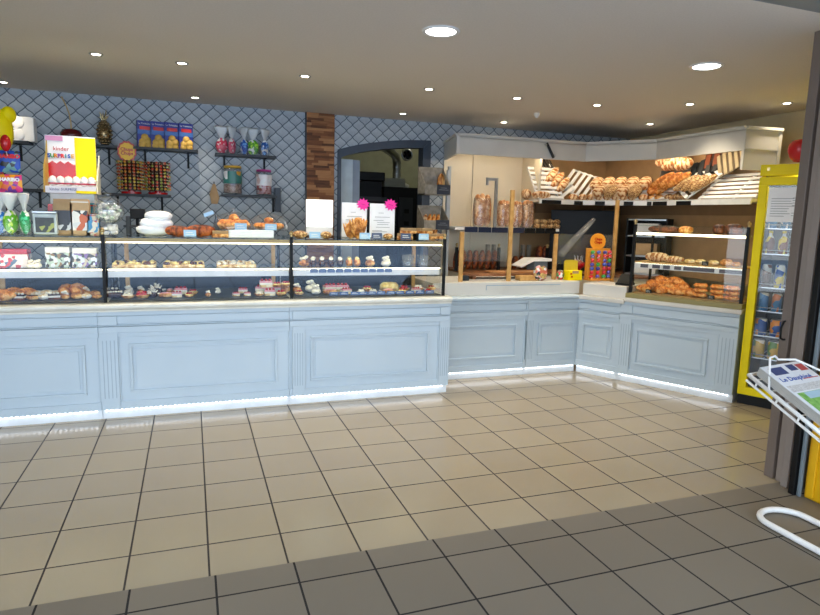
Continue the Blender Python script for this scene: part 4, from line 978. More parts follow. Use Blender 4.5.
# sheets with pink stars
def sheet(label, px0, px1, py0, Y, sx_, sy_):
    a = onY(px0, py0, Y); c = onY(px1, py0, Y); w_ = c.x-a.x; h = a.z-ZT-.004
    t = thing('notice_sheet', label, 'notice', (a.x, Y, ZT+.001)); sh = MB().box(0, w_, 0, .003, 0, h).build('paper', M_paper, t)
    MB().box(-.004, w_+.004, -.02, .02, 0, .006).build('holder', M_plexi, t)
    b = MB()
    for i, (u, v, l) in enumerate(((.35, .72, .2), (.2, .6, .6), (.15, .50, .4), (.3, .44, .5), (.3, .38, .45), (.25, .30, .55), (.1, .2, .4), (.1, .17, .6))): b.box(w_*u, w_*(u+l), -.0012, 0, h*v, h*v+.0035)
    b.build('printed_lines', M_ink, sh)
    st = []; r3 = random.Random(sx_)
    for k in range(22): a_ = k*2*PI/22; R_ = (.056, .037)[k % 2]; st.append((R_*1.15*math.cos(a_), R_*math.sin(a_)))
    o = onY(sx_, sy_, Y); s_ = MB().prism(st, -.006, -.003, 'XZ', M=Matrix.Rotation(.25, 4, 'Y')).build('star_sticker', M_pink, t, loc=(o.x-a.x, 0, o.z-ZT))
    MB().box(-.022, .022, -.0075, -.006, -.002, .001, M=Matrix.Rotation(.25, 4, 'Y')).build('scribble', mat('dark_pink', 'b0106e', .6), s_)
sheet('white notice sheet with a pink star sticker, left one behind the fan breads', 342, 367, 202, .50, 363, 204.5)
sheet('white notice sheet with a pink star sticker, right one before the dark doorway', 370, 395, 203, .50, 390.5, 205)
put('shell', (px_x(358, .27, 236), .27, ZT), (0, 0, .1), 'standing in front of the left notice sheet, larger one', None, (1.15, 1, 1.12))
put('shell', (px_x(351, .33, 236), .33, ZT), (0, 0, -.2), 'standing in front of the left notice sheet, smaller one', None, (1, 1, .86))

# ------------------------------------------------------------------ wall shelf goods
p = onY(19.5, 141, 1.8)
t = thing('cake_box', 'brown and white boxed cake set on the far left wall shelf', 'box', (p.x, 1.78, 2.1205)); a = onY(5, 118, 1.8)
hh = .215; MB().box(-.14, .0, 0, .12, 0, hh).build('brown_side', mat('box_brown', '4a342c', .5), t); MB().box(-.0, .125, 0, .12, 0, hh).build('white_side', M_white2, t, bevel=.004)
b = MB(); b.box(-.145, .0, -.004, 0, hh-.012, hh).box(-.145, .0, -.004, 0, hh*.5-.01, hh*.5+.01).box(-.145, .0, -.004, 0, 0, .012); b.build('white_stripes', M_white2, t)
b = MB(); b.ell((0, 0, hh*.75), (.05, .006, .055), 16, 8).ell((0, 0, hh*.25), (.05, .006, .055), 16, 8); b.build('round_patches', M_white2, t)
# cherry
p = sx(72, 144); t = thing('cherry_ornament', 'dark red glossy cherry ornament with a long golden stem on the wall shelf', 'ornament', (p.x, WY-.1, 2.126))
MB().lathe([(0, 0), (.05, .006), (.09, .05), (.095, .09), (.075, .125), (.03, .135), (0, .12)], seg=24).build('body', mat('cherry', '5c1016', .2), t); MB().tube([(0, 0, .12), (.0, 0, .2), (-.012, 0, .28), (-.035, 0, .35), (-.065, 0, .42)], [.007, .006, .006, .006, .008], 8).build('stem', M_brass, t)
# pineapple
p = sx(105, 145); t = thing('pineapple_ornament', 'shiny dark gold pineapple ornament on the short wall shelf', 'ornament', (p.x, WY-.1, 2.126))
b = MB(); b.ell((0, 0, .115), (.062, .062, .112), 18, 12)
for i in range(8):
    for j in range(10):
        th = PI*(i+.9)/9.2; a_ = 2*PI*(j+.5*(i % 2))/10; b.ell((.06*math.sin(th)*math.cos(a_), .06*math.sin(th)*math.sin(a_), .115+.108*math.cos(th)), (.014, .014, .016), 6, 4)
b.build('body', mat('old_gold', '8f7a58', .22, 1), t)
b = MB()
for k in range(12):
    a_ = k*.9; r_ = .012+.004*k/3; z1 = .34-.008*k; b.tube([(0, 0, .21), (r_*1.2*math.cos(a_), r_*1.2*math.sin(a_), .26), (r_*2.2*math.cos(a_), r_*2.2*math.sin(a_), z1)], [.01, .008, .001], 5)
b.build('leaves', mat('leaf_gold', 'd8c8a0', .25, 1), t)
# biscuit boxes
def biscuit(name):
    t = thing(name, '', ''); bx = MB().box(-.065, .065, 0, .055, 0, .25).build('carton', mat('biscuit_navy', '12268a', .4), t)
    f_ = MB().box(-.064, .064, -.002, 0, .125, .17).build('sky_band', mat('biscuit_blue', '3c6cb4', .4), t)
    MB().box(-.045, .05, -.004, -.001, .165, .198).build('red_badge', M_red, t)
    b = MB()
    for u, v, r_ in ((-.02, .05, .036), (.025, .06, .038), (0, .095, .034), (.03, .02, .03), (-.03, .02, .03)): b.lathe([(r_, 0), (r_, .004), (0, .006)], seg=16, M=Matrix.Translation((u, -.002, v)) @ Matrix.Rotation(PI/2, 4, 'X'))
    b.build('biscuit_picture', mat('biscuit_gold', 'e0b252', .5), t)
    text('La Trinitaine', .022, M_white2, (0, -.003, .223), FR, t)
    return t
for i, px in enumerate((145.5, 159, 172.5, 186.5)):
    place('biscuit', biscuit, 'biscuit_box', 'biscuit box', (sx(px, 148).x, WY-.14, 2.1275), (0, 0, .22), 'blue biscuit box with a red badge, %s from the left on the wall shelf' % ORD[i], 'blue biscuit boxes')
# jars on the lower shelf
def jar(label, px, cl, cbody, r, h, lab, lc):
    t = thing('biscuit_jar', label, 'jar', (sx(px, 195).x, WY-.1, 1.7115))
    MB().lathe([(r*.92, 0), (r, .01), (r, h*.86), (r*.88, h*.92), (r*.86, h*.92), (r*.97, h*.86), (r*.97, .012), (0, .012)], seg=24).build('glass_body', M_dome, t)
    MB().cyl((0, 0, .014), r*.94, h*(.30 if cbody else .55), 24).build('contents', lab, t)
    MB().lathe([(r*.92, h*.92), (r*.95, h*.92), (r*.95, h), (0, h)], seg=24).build('lid', mat('lid_'+cl, cl, .35), t)
    MB().lathe([(r*1.004, h*.38), (r*1.004, h*.8)], seg=24).build('label', lc, t)
jar('large glass jar with a mustard lid and green label on the wall shelf', 233, 'c79a2c', 1, .092, .285, blotch('jar_a', ('b08a78', 'c8a898', '8a6a58'), 50), blotch('jar_b', ('2a6e66', '2f7a70', 'd8d8d8', '2a6e66', 'd89a28'), 14))
jar('large glass jar with a pink lid and red sweets on the wall shelf', 264, 'c02a88', 0, .08, .262, blotch('jar_c', ('a83028', 'd8c8c0', 'a83028', 'd89a98'), 40), blotch('jar_d', ('e8e0e0', 'd8b8b0', 'e8e8e8'), 20))
# lollipop stands
LCOL = ['c8281e', 'e09020', '3a2a22', 'd8b030', '8aa030', 'd05030']
def lolly(c):
    return single(lambda b: b.ell((0, 0, 0), (.0125, .0125, .013), 8, 6, mi=0).tube([(0, .01, 0), (0, .06, -.01)], .0022, 5, mi=1), [blotch('lolly_'+c, (c, c, 'f0e0b0', c), 70), M_white2])
for si, (px, nm, sgn) in enumerate(((131.5, 'left', 1), (158, 'right', 0))):
    x = sx(px, 193).x; t = thing('lollipop_stand', '%s lollipop stand on the wall shelf%s' % (nm, ' with a round yellow sign' if sgn else ' without a sign'), 'lollipop stand', (x, WY-.10, 1.6835))
    MB().cyl((0, 0, 0), .09, .02, 24).cyl((0, 0, .02), .03, .02, 16).build('base', M_red, t)
    b = MB(); b.tube([(0, 0, .03), (0, 0, .318)], .008, 8)
    for z in [.05+k*.031 for k in range(9)]: b.lathe([(.055, z-.003), (.06, z), (.055, z+.003)], seg=20)
    b.build('wire_rings', M_black, t)
    MB().lathe([(.09, .035), (.09, .31), (0, .312)], seg=20).build('core', mat('stand_core', '3a1c14', .5), t)
    if sgn:
        g = MB(); g.tube([(0, -.0, .31), (-.02, -.04, .35)], .008, 8); pts = [((.088 if k % 2 else .08)*math.cos(k*PI/12), (.1 if k % 2 else .092)*math.sin(k*PI/12)) for k in range(24)]
        g.prism(pts, -.006, .006, 'XZ', M=Matrix.Translation((-.02, -.06, .395))); s_ = g.build('sign_rim', M_red, t)
        MB().prism([(p_[0]*.84, p_[1]*.84) for p_ in pts], -.0075, .0, 'XZ', M=Matrix.Translation((-.02, -.06, .395))).build('sign_face', mat('sign_yellow', 'ffc81c', .4), s_)
        text('Chupa', .042, M_red, (-.02, -.07, .413), FR, s_, bold=.0015); text('Chups', .042, M_red, (-.02, -.07, .377), FR, s_, bold=.0015)
    for zi in range(9):
        for k in range(9):
            a_ = PI + (k+.5)*PI/9; c = LCOL[(zi*5+k*3+si+(zi*k) % 4) % 6]
            place(('lolly', c), lolly(c), 'lollipop', 'lollipop', (x+.112*math.cos(a_), WY-.10+.112*math.sin(a_), 1.6835+.05+zi*.031), (0, 0, a_+PI/2),
                  'wrapped lollipop in %s row from bottom, %s across, %s wall stand' % (ORD[zi], ORD[k], nm), 'lollipops on the %s stand' % nm)
# beige cloth hanging and blue bottle beside the jars
p = onY(214, 184, WY-.03); t = thing('oven_cloth', 'beige cloth hanging from a small hook left of the jar shelf', 'cloth', p)
MB().prism([(-.012, 0), (.012, 0), (.05, -.14), (.03, -.2), (-.03, -.2), (-.045, -.1)], -.012, .012, 'XZ').build('cloth', M_kraft, t, bevel=.005); MB().tube([(0, .03, .02), (0, -.01, .02), (0, -.01, .0)], .005, 6).build('hook', M_black, t)
t = thing('spray_bottle', 'dark spray bottle with a blue head left of the first cake dome', 'bottle', top(217, .62)); MB().lathe([(.022, 0), (.024, .1), (.012, .14), (.012, .17), (0, .17)], seg=14).build('body', M_frame, t); MB().box(-.03, .05, -.015, .015, .17, .2, M=Matrix.Rotation(-.4, 4, 'Y')).build('trigger_head', mat('cap_blue', '9cc4e8', .4), t)
# ------------------------------------------------------------------ baguette bins right of the doorway
p = onY(437, 236, 1.35); bx = p.x
t = thing('bin_stand', 'tall grey wooden stand with two sloping bread bins right of the doorway', 'stand', (bx, 1.35, 0))
def binbox(z, h):
    b = MB(); q = .02
    b.box(-.155, .135, 0, .22, z, z+.012); b.box(-.155, .135, .21, .222, z, z+h)
    for x_ in (-.155, .127): b.prism([(0, z), (.22, z), (.22, z+h), (0, z+.10)], x_, x_+.01, 'YZ')
    b.box(-.155, .135, -.008, 0, z, z+.10); return b
for z, h in ((1.40, .26), (1.77, .30)):
    o = binbox(z, h).build('bin', M_greyw, t)
    MB().box(-.02, .13, -.016, -.009, z+.005, z+.105).build('chalk_label', M_slatelabel, o); MB().box(.0, .11, -.018, -.016, z+.05, z+.054).box(.02, .09, -.018, -.016, z+.07, z+.074).build('chalk_lines', M_ink, o)
b = MB(); b.box(.15, .175, .08, .12, 0, 2.08); b.box(.135, .152, .08, .12, 1.4, 2.04).build('post', mat('post_grey', 'b6b9bb', .4), t)
for i in range(4): put('baguettegold' if i else 'baguette', (bx-.09+i*.05, 1.47, 1.435), (0, -1.35, .1), 'standing in the lower bread bin, %s from the left' % ORD[i], 'baguettes in the lower bin', .85)
put('rollgold', (bx+.09, 1.5, 1.80), (0, 0, 0), 'peeking over the upper bread bin', None, (.9, .9, 4.5))

# ------------------------------------------------------------------ low cabinet shelf: bagged loaves, seeded rolls, steel arm
ZL = 1.4375
def bagged(name):
    t = thing(name, '', '')
    b = MB()
    for k in range(3): b.ell((-.06+.06*k, .01*(k % 2), .178), (.04, .05, .175-.012*abs(k-1)), 14, 12, pw=.8)
    b.build('loaves', crustmat('bag_crust', 'b06a34', 'd99a62', 'efc79a', 16), t)
    MB().lathe([(.085, 0), (.105, .01), (.108, .22), (.10, .30), (.098, .30), (.104, .22), (.1, .012)], seg=20, sy=.62).build('clear_bag', M_cello, t)
    return t
for i, (px, s) in enumerate(((481.5, (1.0, 1, 1.05)), (503, (.75, 1, .88)), (516, (.66, 1, .86)), (527, (.72, 1, .9)))):
    place('bagged', bagged, 'bagged_loaves', 'bagged bread', (onY(px, 227, 1.38).x, 1.38, ZL), (0, 0, .1*i), 'upright clear bag of brown loaves, %s from the left on the cabinet shelf' % ORD[i], 'bags of loaves on the cabinet shelf', s)
for i in range(8):
    px = 537+(i % 4)*6.5; put('rollseed', (onY(px, 225, 1.36).x, 1.36, ZL+(.0 if i < 4 else .05)), (0, 0, i), 'in the heap beside the bagged loaves, %s row, %s from the left' % (('lower', 'upper')[i//4], ORD[i % 4]), 'seeded rolls on the cabinet shelf', (.9, 1.1, 1.25))
p = onY(494.5, 227, 1.25); t = thing('steel_arm', 'grey upright metal arm with a hooked top on the cabinet shelf', 'holder', (p.x, 1.25, ZL)); MB().box(-.014, .014, -.014, .014, 0, .50).build('upright', mat('arm_grey', 'aeb2b6', .35, .6), t); MB().box(-.12, .014, -.014, .014, .50, .53).box(-.12, -.10, -.014, .014, .45, .50).build('hook', mat('arm_grey', 'aeb2b6', .35, .6), t)

# ------------------------------------------------------------------ slatted racks and loaves above the long shelf
ZU = 1.766
def rack(n, w_, l):
    def f(name):
        t = thing(name, '', '')
        b = MB()
        for i in range(n): y = .012+i*(l-.024)/(n-1); b.box(-w_/2, w_/2, y-.019, y+.019, 0, .008)
        b.build('slats', M_white2, t)
        MB().box(-w_/2, -w_/2+.014, 0, l, -.014, 0).build('side_rail', M_white2, t); MB().box(w_/2-.014, w_/2, 0, l, -.014, 0).build('side_rail', M_white2, t)
        return t
    return f
def plane(px, py, which, off, z=None):
    """point on the vertical plane behind the front edge of the long shelf"""
    if which == 'back': q = onY(px, py, 1.15+off); head = 0
    elif which == 'diag':
        d = Vector((.46, -.58, 0)).normalized(); n = Vector((d.y, -d.x, 0)); p0 = Vector((4.12, 1.13, 0)) - n*off; r = ray(px, py); q = CP + r*((p0-CP).dot(n)/r.dot(n)); head = math.atan2(d.y, d.x)
    else: q = onX(px, py, 4.60+off); head = -PI/2
    return q, head
def putrack(kind, n, w_, l, px, py, which, off, tilt, roll, label, loaves=()):
    q, hd = plane(px, py, which, off)
    R_ = Matrix.Rotation(hd, 4, 'Z') @ Matrix.Rotation(tilt, 4, 'X') @ Matrix.Rotation(roll, 4, 'Z')
    lowest = min((R_ @ Vector((sx_, sy_, -.014))).z for sx_ in (-w_/2, w_/2) for sy_ in (0, l))
    q.z = ZU+.001-lowest
    M_ = Matrix.Translation(q) @ R_
    place(kind, rack(n, w_, l), 'slatted_rack', 'rack', q, R_.to_euler(), label, 'white slatted bread racks')
    for k, (kd_, u, v, sc, rz, wh) in enumerate(loaves):
        m_ = M_ @ Matrix.Translation((u, v, .009)) @ Matrix.Rotation(rz, 4, 'Z')
        put(kd_, m_.to_translation(), m_.to_euler(), wh, 'loaves on the slatted racks', sc)
putrack('r6', 7, .34, .42, 551, 191, 'back', .05, .95, 0, 'white slatted rack at the left end of the long shelf', [])
putrack('r6b', 7, .30, .40, 568, 190, 'back', .16, .95, .6, 'white slatted rack turned askew under three leaning loaves',
        [('baguette', -.02, .10+.085*k, (1.0, 1.3, 1.4), .15, 'leaning on the askew rack, %s of three from the bottom' % ORD[k]) for k in range(3)])
putrack('r6c', 6, .30, .40, 597, 178, 'diag', .16, 1.0, 1.2, 'white slatted rack standing on its side in the corner of the long shelf')
putrack('r5', 6, .62, .32, 617, 194, 'diag', .06, .75, 0, 'wide white slatted rack of floured loaves in the cabinet corner',
        [('loaf', -.26+.13*k, .20, (.75, 1.3, 1.4), 1.3, 'high on the wide corner rack, %s from left' % ORD[k]) for k in range(5)] +
        [('loafseed' if k % 2 else 'loaf', -.20+.13*k, .07, (.75, 1.3, 1.4), 1.2, 'low on the wide corner rack, place %s from the left' % ORD[k]) for k in range(4)])
putrack('r5b', 5, .34, .26, 657, 194, 'side', .04, .75, 0, 'white slatted rack with smooth orange loaves and floured ones right of the corner',
        [('loafgold', -.10+.11*k, .14, (.85, 1.0, 1.3), 1.3, 'leaning side by side right of the corner, %s of two' % ('left', 'right')[k]) for k in range(2)])
putrack('r6d', 6, .32, .38, 681, 190, 'side', .04, .8, -.55, 'white slatted rack turned askew under baguettes and seeded loaves',
        [('baguetteseed' if k > 3 else ('baguette' if k == 0 else 'baguettegold'), -.13+.0*k, .06+.055*k, 1.0, PI/2*0+.95, 'on the askew rack near the fridge, place %s' % ORD[k]) for k in range(0)])
q, hd = plane(690, 176, 'side', .10)
for k in range(6):
    px = 666+k*8.2; q, hd = plane(px, 186-(0 if k > 2 else 3), 'side', .10)
    kd_ = 'baguettegold' if k < 3 else 'baguetteseed'
    R_ = Matrix.Rotation(hd, 4, 'Z') @ Matrix.Rotation(.8, 4, 'X') @ Matrix.Rotation(.85, 4, 'Z')
    put(kd_, q + Vector((-.03, 0, -.0)), R_.to_euler(), 'leaning in the fan near the fridge, %s of its kind' % ORD[k % 3], 'fan of leaning baguettes', (.9, 1.1, 1.2))
for k in range(4):
    q, hd = plane(667+k*6.5, 168 if k % 2 else 164, 'side', .22)
    R_ = Matrix.Rotation(hd, 4, 'Z') @ Matrix.Rotation(.9, 4, 'X') @ Matrix.Rotation(.3, 4, 'Z')
    put('loaf', q, R_.to_euler(), 'in the raised basket behind the fan, %s from the left' % ORD[k], 'loaves in the raised basket', (.8, 1.3, 1.5))
putrack('r6e', 6, .42, .34, 716, 195, 'side', .05, .72, 0, 'empty white slatted rack left of the drinks fridge')
putrack('r6f', 6, .26, .34, 744, 195, 'side', .05, .72, 0, 'empty white slatted rack beside the top of the drinks fridge')
# raised basket, black tray, brown corrugated boards
q, hd = plane(678, 176, 'side', .26)
t = thing('wire_basket', 'raised grey basket behind the fan of baguettes', 'basket', q, hd); MB().box(-.16, .16, -.1, .1, -.06, -.045).box(-.16, .16, .09, .1, -.045, .1).box(-.16, -.15, -.1, .1, -.045, .06).box(.15, .16, -.1, .1, -.045, .06).build('basket_body', M_greyw, t)
for u in (-.14, .14): MB().box(u-.008, u+.008, -.01, .01, ZU-q.z+.001, -.06).build('leg', M_greyw, t)
def plate(name, label, cat, px, py, w_, l, tilt, roll, mt, ribs, off=.28):
    q, hd = plane(px, py, 'side', off); t = thing(name, label, cat, q, rot=(Matrix.Rotation(hd, 4, 'Z') @ Matrix.Rotation(tilt, 4, 'X') @ Matrix.Rotation(roll, 4, 'Z')).to_euler())
    MB().box(-w_/2, w_/2, -l/2, l/2, 0, .012).build('board', mt[0], t, bevel=.003)
    b = MB()
    for k in range(ribs): x_ = -w_/2+(k+.5)*w_/ribs; b.box(x_-w_/ribs*.28, x_+w_/ribs*.28, -l/2, l/2, .012, .024)
    b.build('ribs', mt[1], t)
plate('black_tray', 'black ribbed baking tray leaning above the loaves under the cornice', 'tray', 706, 168, .34, .22, 1.0, .35, (M_dark, M_slate), 4)
plate('corrugated_board', 'brown ribbed basket board leaning under the end of the cornice', 'board', 732, 161, .30, .26, 1.2, .5, (mat('corr_dark', '5a4a36', .7), mat('corr_light', 'a89878', .7)), 5)
plate('dark_wicker_tray', 'dark brown tray tucked behind the ribbed board under the cornice', 'tray', 718, 158, .30, .18, 1.2, .2, (mat('wick', '3a1c10', .6), mat('wick2', '7a3a18', .6)), 3, .32)
q, hd = plane(543, 166, 'back', .40); q.z += .03
t = thing('dark_crate', 'dark slatted crate at the back left above the long shelf', 'crate', q, rot=(.9, 0, .2)); MB().box(-.13, .13, -.1, .12, 0, .01).build('crate_base', M_dark, t); b = MB()
for k in range(5): b.box(-.12+.05*k, -.09+.05*k, -.1, .12, .01, .02)
b.build('slats', mat('crate_slat', '4a4238', .6), t)
# front row on the shelf
put('loaf', (onY(541, 198, 1.22).x, 1.22, ZU), (0, 0, 0), 'large, alone at the left end of the long shelf', None, (.9, .9, 1.15))
put('loaf', (onY(529, 180, 1.35).x+.03, 1.45, ZU+.0), (0, 0, 1.4), 'small, at the very left of the long shelf behind the partition', None, (.7, .9, 1.6))
frow = [('rollflour', 573, 'diag')] + [('rollflour', 583+k*8.2, 'diag') for k in range(7)] + [('rollflour', 643, 'diag')] + [('rollgold', 651, 'side'), ('rollgold', 659, 'side')] + [('rollseed', 669+k*7.5, 'side') for k in range(3)]
cn = {}
for k, px, wch in frow:
    q, hd = plane(px, 199, 'diag' if wch == 'diag' else 'side', .07); i = cn.get(k, 0); cn[k] = i+1
    if px < 583: q = onY(px, 199, 1.22); 
    put(k, (q.x, q.y, ZU), (0, 0, hd+.3), 'in the front row of the long shelf, %s of its kind' % ORD[i], 'rolls along the front of the long shelf', (1.0, 1.2, 1.5))

# ------------------------------------------------------------------ behind the cash desk
zc = .956
# dark machine in the corner, white box and shelves
t = thing('bread_slicer', 'large black cabinet machine in the corner below the long shelf', 'machine', (4.22, 1.25, zc), -.62)
MB().box(-.36, .40, 0, .40, 0, .70).build('body', M_dark, t, bevel=.01); MB().box(-.33, .1, -.01, 0, .2, .66).build('front_panel', M_black, t)
t = thing('shelf_unit', 'dark open shelf unit with pale boxes beside the black corner machine', 'shelf', (4.66, .70, zc), -1.0)
MB().box(-.22, .22, .20, .22, 0, .62).box(-.22, -.2, 0, .2, 0, .62).box(.2, .22, 0, .2, 0, .62).build('carcass', M_dark, t)
for z in (.0, .2, .42, .60): MB().box(-.2, .2, 0, .2, z, z+.015).build('shelf', M_steel, t)
for i, z in enumerate((.017, .217, .437)): tag(MB().box(-.12, .12, -.06, .06, 0, .13).build('storage_box', (M_white2, M_kraft, M_white2)[i], loc=t.location+Vector((.08, .05, z)), rz=-1.0, bevel=.004), '%s storage box on the %s shelf of the dark shelf unit' % (('white', 'brown', 'cream')[i], ('lowest', 'middle', 'upper')[i]), 'box')
# breads standing on the low back counter
for i in range(7): put('loafbrown', (onY(459+i*6.2, 266, 1.5).x, 1.5, zc+.11), (0, -PI/2+.1, .0), 'standing upright on the back counter, %s from the left' % ORD[i], 'brown loaves standing on the back counter', (.85, .75, 1))
for i in range(2): put('loafbrown', (onY(517+i*6.2, 268, 1.5).x, 1.5, zc+.08), (0, -PI/2+.1, .0), 'half hidden behind the white sloping board, %s' % ('left', 'right')[i], 'brown loaves standing on the back counter', (.6, .75, 1))
for i in range(4): put('loafbrown', (onY(541+i*5.5, 256, 1.5).x, 1.5, zc+.16), (0, -PI/2+.1, .0), 'upright behind the snack bags, %s from the left' % ORD[i], 'brown loaves standing on the back counter', (.9, .75, 1))
for i, px in enumerate((456, 498, 546)):
    t = thing('divider_post', 'black divider post with a brass tip on the back counter, %s from the left' % ORD[i], 'post', (onY(px, 270, 1.33).x, 1.33, zc), 0, 'black divider posts'); b = MB(); post(b, 0, 0, 0, .26, .014); b.build('shaft', M_black, t); finial(t, 0, 0, .26)
for i, px in enumerate((488, 494, 523, 529)):
    tag(MB().box(-.018, .018, 0, .05, 0, .28).build('divider_board', M_greyw, loc=(onY(px, 265, 1.62).x, 1.62, zc), bevel=.003), 'grey upright divider board behind the cash desk, %s from the left' % ORD[i], 'divider', 'grey divider boards')
# on the raised box of the middle counter
ZM = .9235
t = thing('bread_board', 'long brown wooden bread board stacked on the cash desk box', 'board', (onY(500, 279, .85).x, .85, ZM)); MB().box(-.42, .42, -.10, .10, .03, .055).build('board', M_wood, t, bevel=.004); MB().box(-.36, -.32, -.09, .09, 0, .03).box(.3, .34, -.09, .09, 0, .03).build('foot', M_wood, t)
t = thing('bread_board', 'lighter wooden board lying on top of the long brown board', 'board', (onY(512, 272, .85).x, .85, ZM+.0555)); MB().box(-.28, .34, -.08, .08, 0, .02).build('board', mat('board_light', 'a87444', .5), t, bevel=.004)
t = thing('wooden_block', 'small pale wooden block right of the second wooden post', 'block', (onY(526, 281, .62).x, .62, ZM)); MB().box(-.10, .10, -.05, .05, 0, .05).build('block', M_pine, t, bevel=.004)
tag(MB().box(-.03, .05, -.03, .03, 0, .05).build('dark_box', M_slate, loc=(onY(465, 279, .62).x, .66, ZM), bevel=.004), 'small dark box behind the first wooden post', 'box')
p = onY(532, 268, 1.0)
t = thing('weighing_scale', 'white sloping topped scale standing behind the snack bag', 'scale', (p.x, 1.0, ZM)); MB().prism([(-.20, .12), (-.05, .20), (.18, .20), (.18, .17), (-.04, .17), (-.19, .105)], -.1, .1, 'XZ').build('top', M_white2, t, bevel=.004); MB().box(-.02, .14, -.08, .08, 0, .17).build('base', M_grey, t)
b = MB().ell((0, 0, .075), (.075, .04, .078), 14, 10, jit=.04, pw=.8)
tag(b.build('snack_bag', blotch('snack', ('b9a060', 'c86a50', 'e0e0e0', '2a3030', 'd8c070', 'e8a0a0'), 40), loc=(onY(541, 279, .56).x, .58, ZM)), 'crinkled bag of mixed snacks left of the third wooden post', 'bag')
tag(MB().ell((0, 0, .05), (.045, .03, .05), 12, 8, jit=.05).build('snack_bag', blotch('snack2', ('508048', 'd84040', 'e0e0e0', '8a5a30'), 40), loc=(onY(561, 281, .60).x, .62, ZM)), 'small red and green snack bag right of the third wooden post', 'bag')
# yellow box
p = onY(575, 282, .56); t = thing('sweet_carton', 'yellow cardboard sweet carton with an open front on the counter corner', 'carton', (p.x, .60, ZM))
MB().box(-.085, .075, -.05, .05, 0, .10).build('carton_body', M_yellow, t, bevel=.003); MB().prism([(-.088, .10), (.072, .10), (.068, .195), (.03, .205), (-.07, .205), (-.092, .19)], .03, .045, 'XZ').build('back_card', mat('carton_gold', 'c9b02a', .5), t)
MB().box(-.045, .03, -.052, -.05, .07, .10).build('cut_out', M_kraft, t); MB().box(-.07, -.05, -.053, -.05, .06, .075).box(-.06, -.04, -.053, -.05, .03, .045).build('red_marks', M_red, t)
# lollipop tower
p = onY(600, 283, .52); lt = thing('lollipop_tower', 'tall lollipop display with columns of wrapped lollipops and a round orange sign', 'lollipop display', (p.x-.01, .56, ZM-.03+.03))
MB().box(-.12, .15, .01, .06, 0, .33).build('board', mat('tower_orange', 'd9902c', .5), lt, bevel=.003); MB().box(-.13, .16, -.06, .06, 0, .015).build('base', mat('tower_orange', 'd9902c', .5), lt)
sg = MB().prism([(.095*math.cos(k*PI/8), .085*math.sin(k*PI/8)) for k in range(16)], -.006, .006, 'XZ', M=Matrix.Translation((.0, .03, .40))).build('round_sign', mat('sign_orange', 'f0a030', .4), lt)
text('Chupa', .036, M_red, (0, .022, .425), FR, sg, bold=.0012); text('Chups', .036, M_red, (0, .022, .392), FR, sg, bold=.0012)
TC = ['d02828', '3a3a90', '5a4aa8', 'c8283a', '2f9a48', 'd82838', '4858b0']
for cidx, u in enumerate((-.085, -.01, .068, .125)):
    for r_i in range(7):
        c = TC[(r_i*3+cidx*2) % 7]
        bd = single(lambda b: b.ell((0, 0, 0), (.024, .02, .021), 10, 7, mi=0), [blotch('tl_'+c, (c, c, c, 'f0f0f0'), 40)])
        place(('tl', c), bd, 'wrapped_lollipop', 'lollipop', (lt.location.x+u, .545, ZM+.038+r_i*.042), (0, 0, r_i), 'wrapped lollipop in column %s of the counter display, %s from the bottom' % (('one', 'two', 'three', 'four')[cidx], ORD[r_i]), 'lollipops in the counter display')
p = onY(580, 262, .75); t = thing('lollipop_bowl', 'red rimmed dish of small lollipops between the yellow carton and the tower', 'dish', (p.x, .78, ZM)); MB().lathe([(.03, 0), (.03, .10), (.075, .13), (.08, .17), (.07, .17), (.06, .14), (0, .12)], seg=20).build('bowl', M_red, t)
for i in range(7):
    a_ = i*.9; place(('lolly', LCOL[0]), lolly(LCOL[0]), 'lollipop', 'lollipop', (p.x+.04*math.cos(a_), .78+.04*math.sin(a_), ZM+.175+.006*(i % 3)), (1.4, 0, a_), 'small red wrapped lollipop standing in the red rimmed dish', 'lollipops in the dish')
t = thing('card_machine', 'black stacked card machine at the corner beside the croissant case', 'machine', R2W(.37, .20, .891), RA); MB().box(-.07, .07, -.07, .08, 0, .05).build('base', M_black, t, bevel=.006); MB().prism([(-.06, .05), (.07, .05), (.07, .13), (.04, .13)], -.06, .06, 'YZ').build('head', M_dark, t, bevel=.004)
# sneeze guards: wooden posts with clear sheets
def guard(label, x0, z0, x1, z1, Y, pz, base=.9235):
    t = thing('sneeze_guard', label, 'screen', (0, Y, base)); b0 = base
    for x, z in ((x0, z0), (x1, z1)): MB().box(x-.02, x+.02, -.012, .012, 0, z-b0).build('post', M_pine, t, bevel=.002)
    MB().box(x0+.022, x1-.022, -.002, .002, pz[0]-b0, pz[1]-b0).build('clear_sheet', M_plexi, t)
guard('clear screen between a short and a tall wooden post on the cash desk', 2.385, 1.40, 2.905, 1.81, .555, (1.12, 1.40))
x0 = onY(553.5, 279, .66).x; x1 = onY(611.5, 285, .66).x
t = thing('sneeze_guard', 'clear screen between the third wooden post and the tall post beside the lollipop tower', 'screen', (0, .66, .9235))
MB().box(x0-.02, x0+.02, -.012, .012, 0, .47).build('post', M_pine, t, bevel=.002)
MB().box(x1-.02, x1+.02, -.012, .012, -.9235, onY(616, 200, .66).z-.9235).build('post', M_pine, t, bevel=.002)
MB().box(x0+.022, x1-.022, -.002, .002, .16, .47).build('clear_sheet', M_plexi, t)
# crumpled clear sheet leaning between
a = onY(563, 252, .66); c = onY(594, 219, .66)
t = thing('plastic_sheet', 'rolled shiny clear plastic sheet leaning behind the yellow carton', 'plastic sheet', (0, 0, 0)); d_ = (c-a)
MB().tube([a + Vector((-.02, 0, -.03)), a+d_*.3+Vector((0, .01, 0)), a+d_*.7, c], [.055, .05, .045, .03], 12, flat=.5).build('roll', M_cello, t)

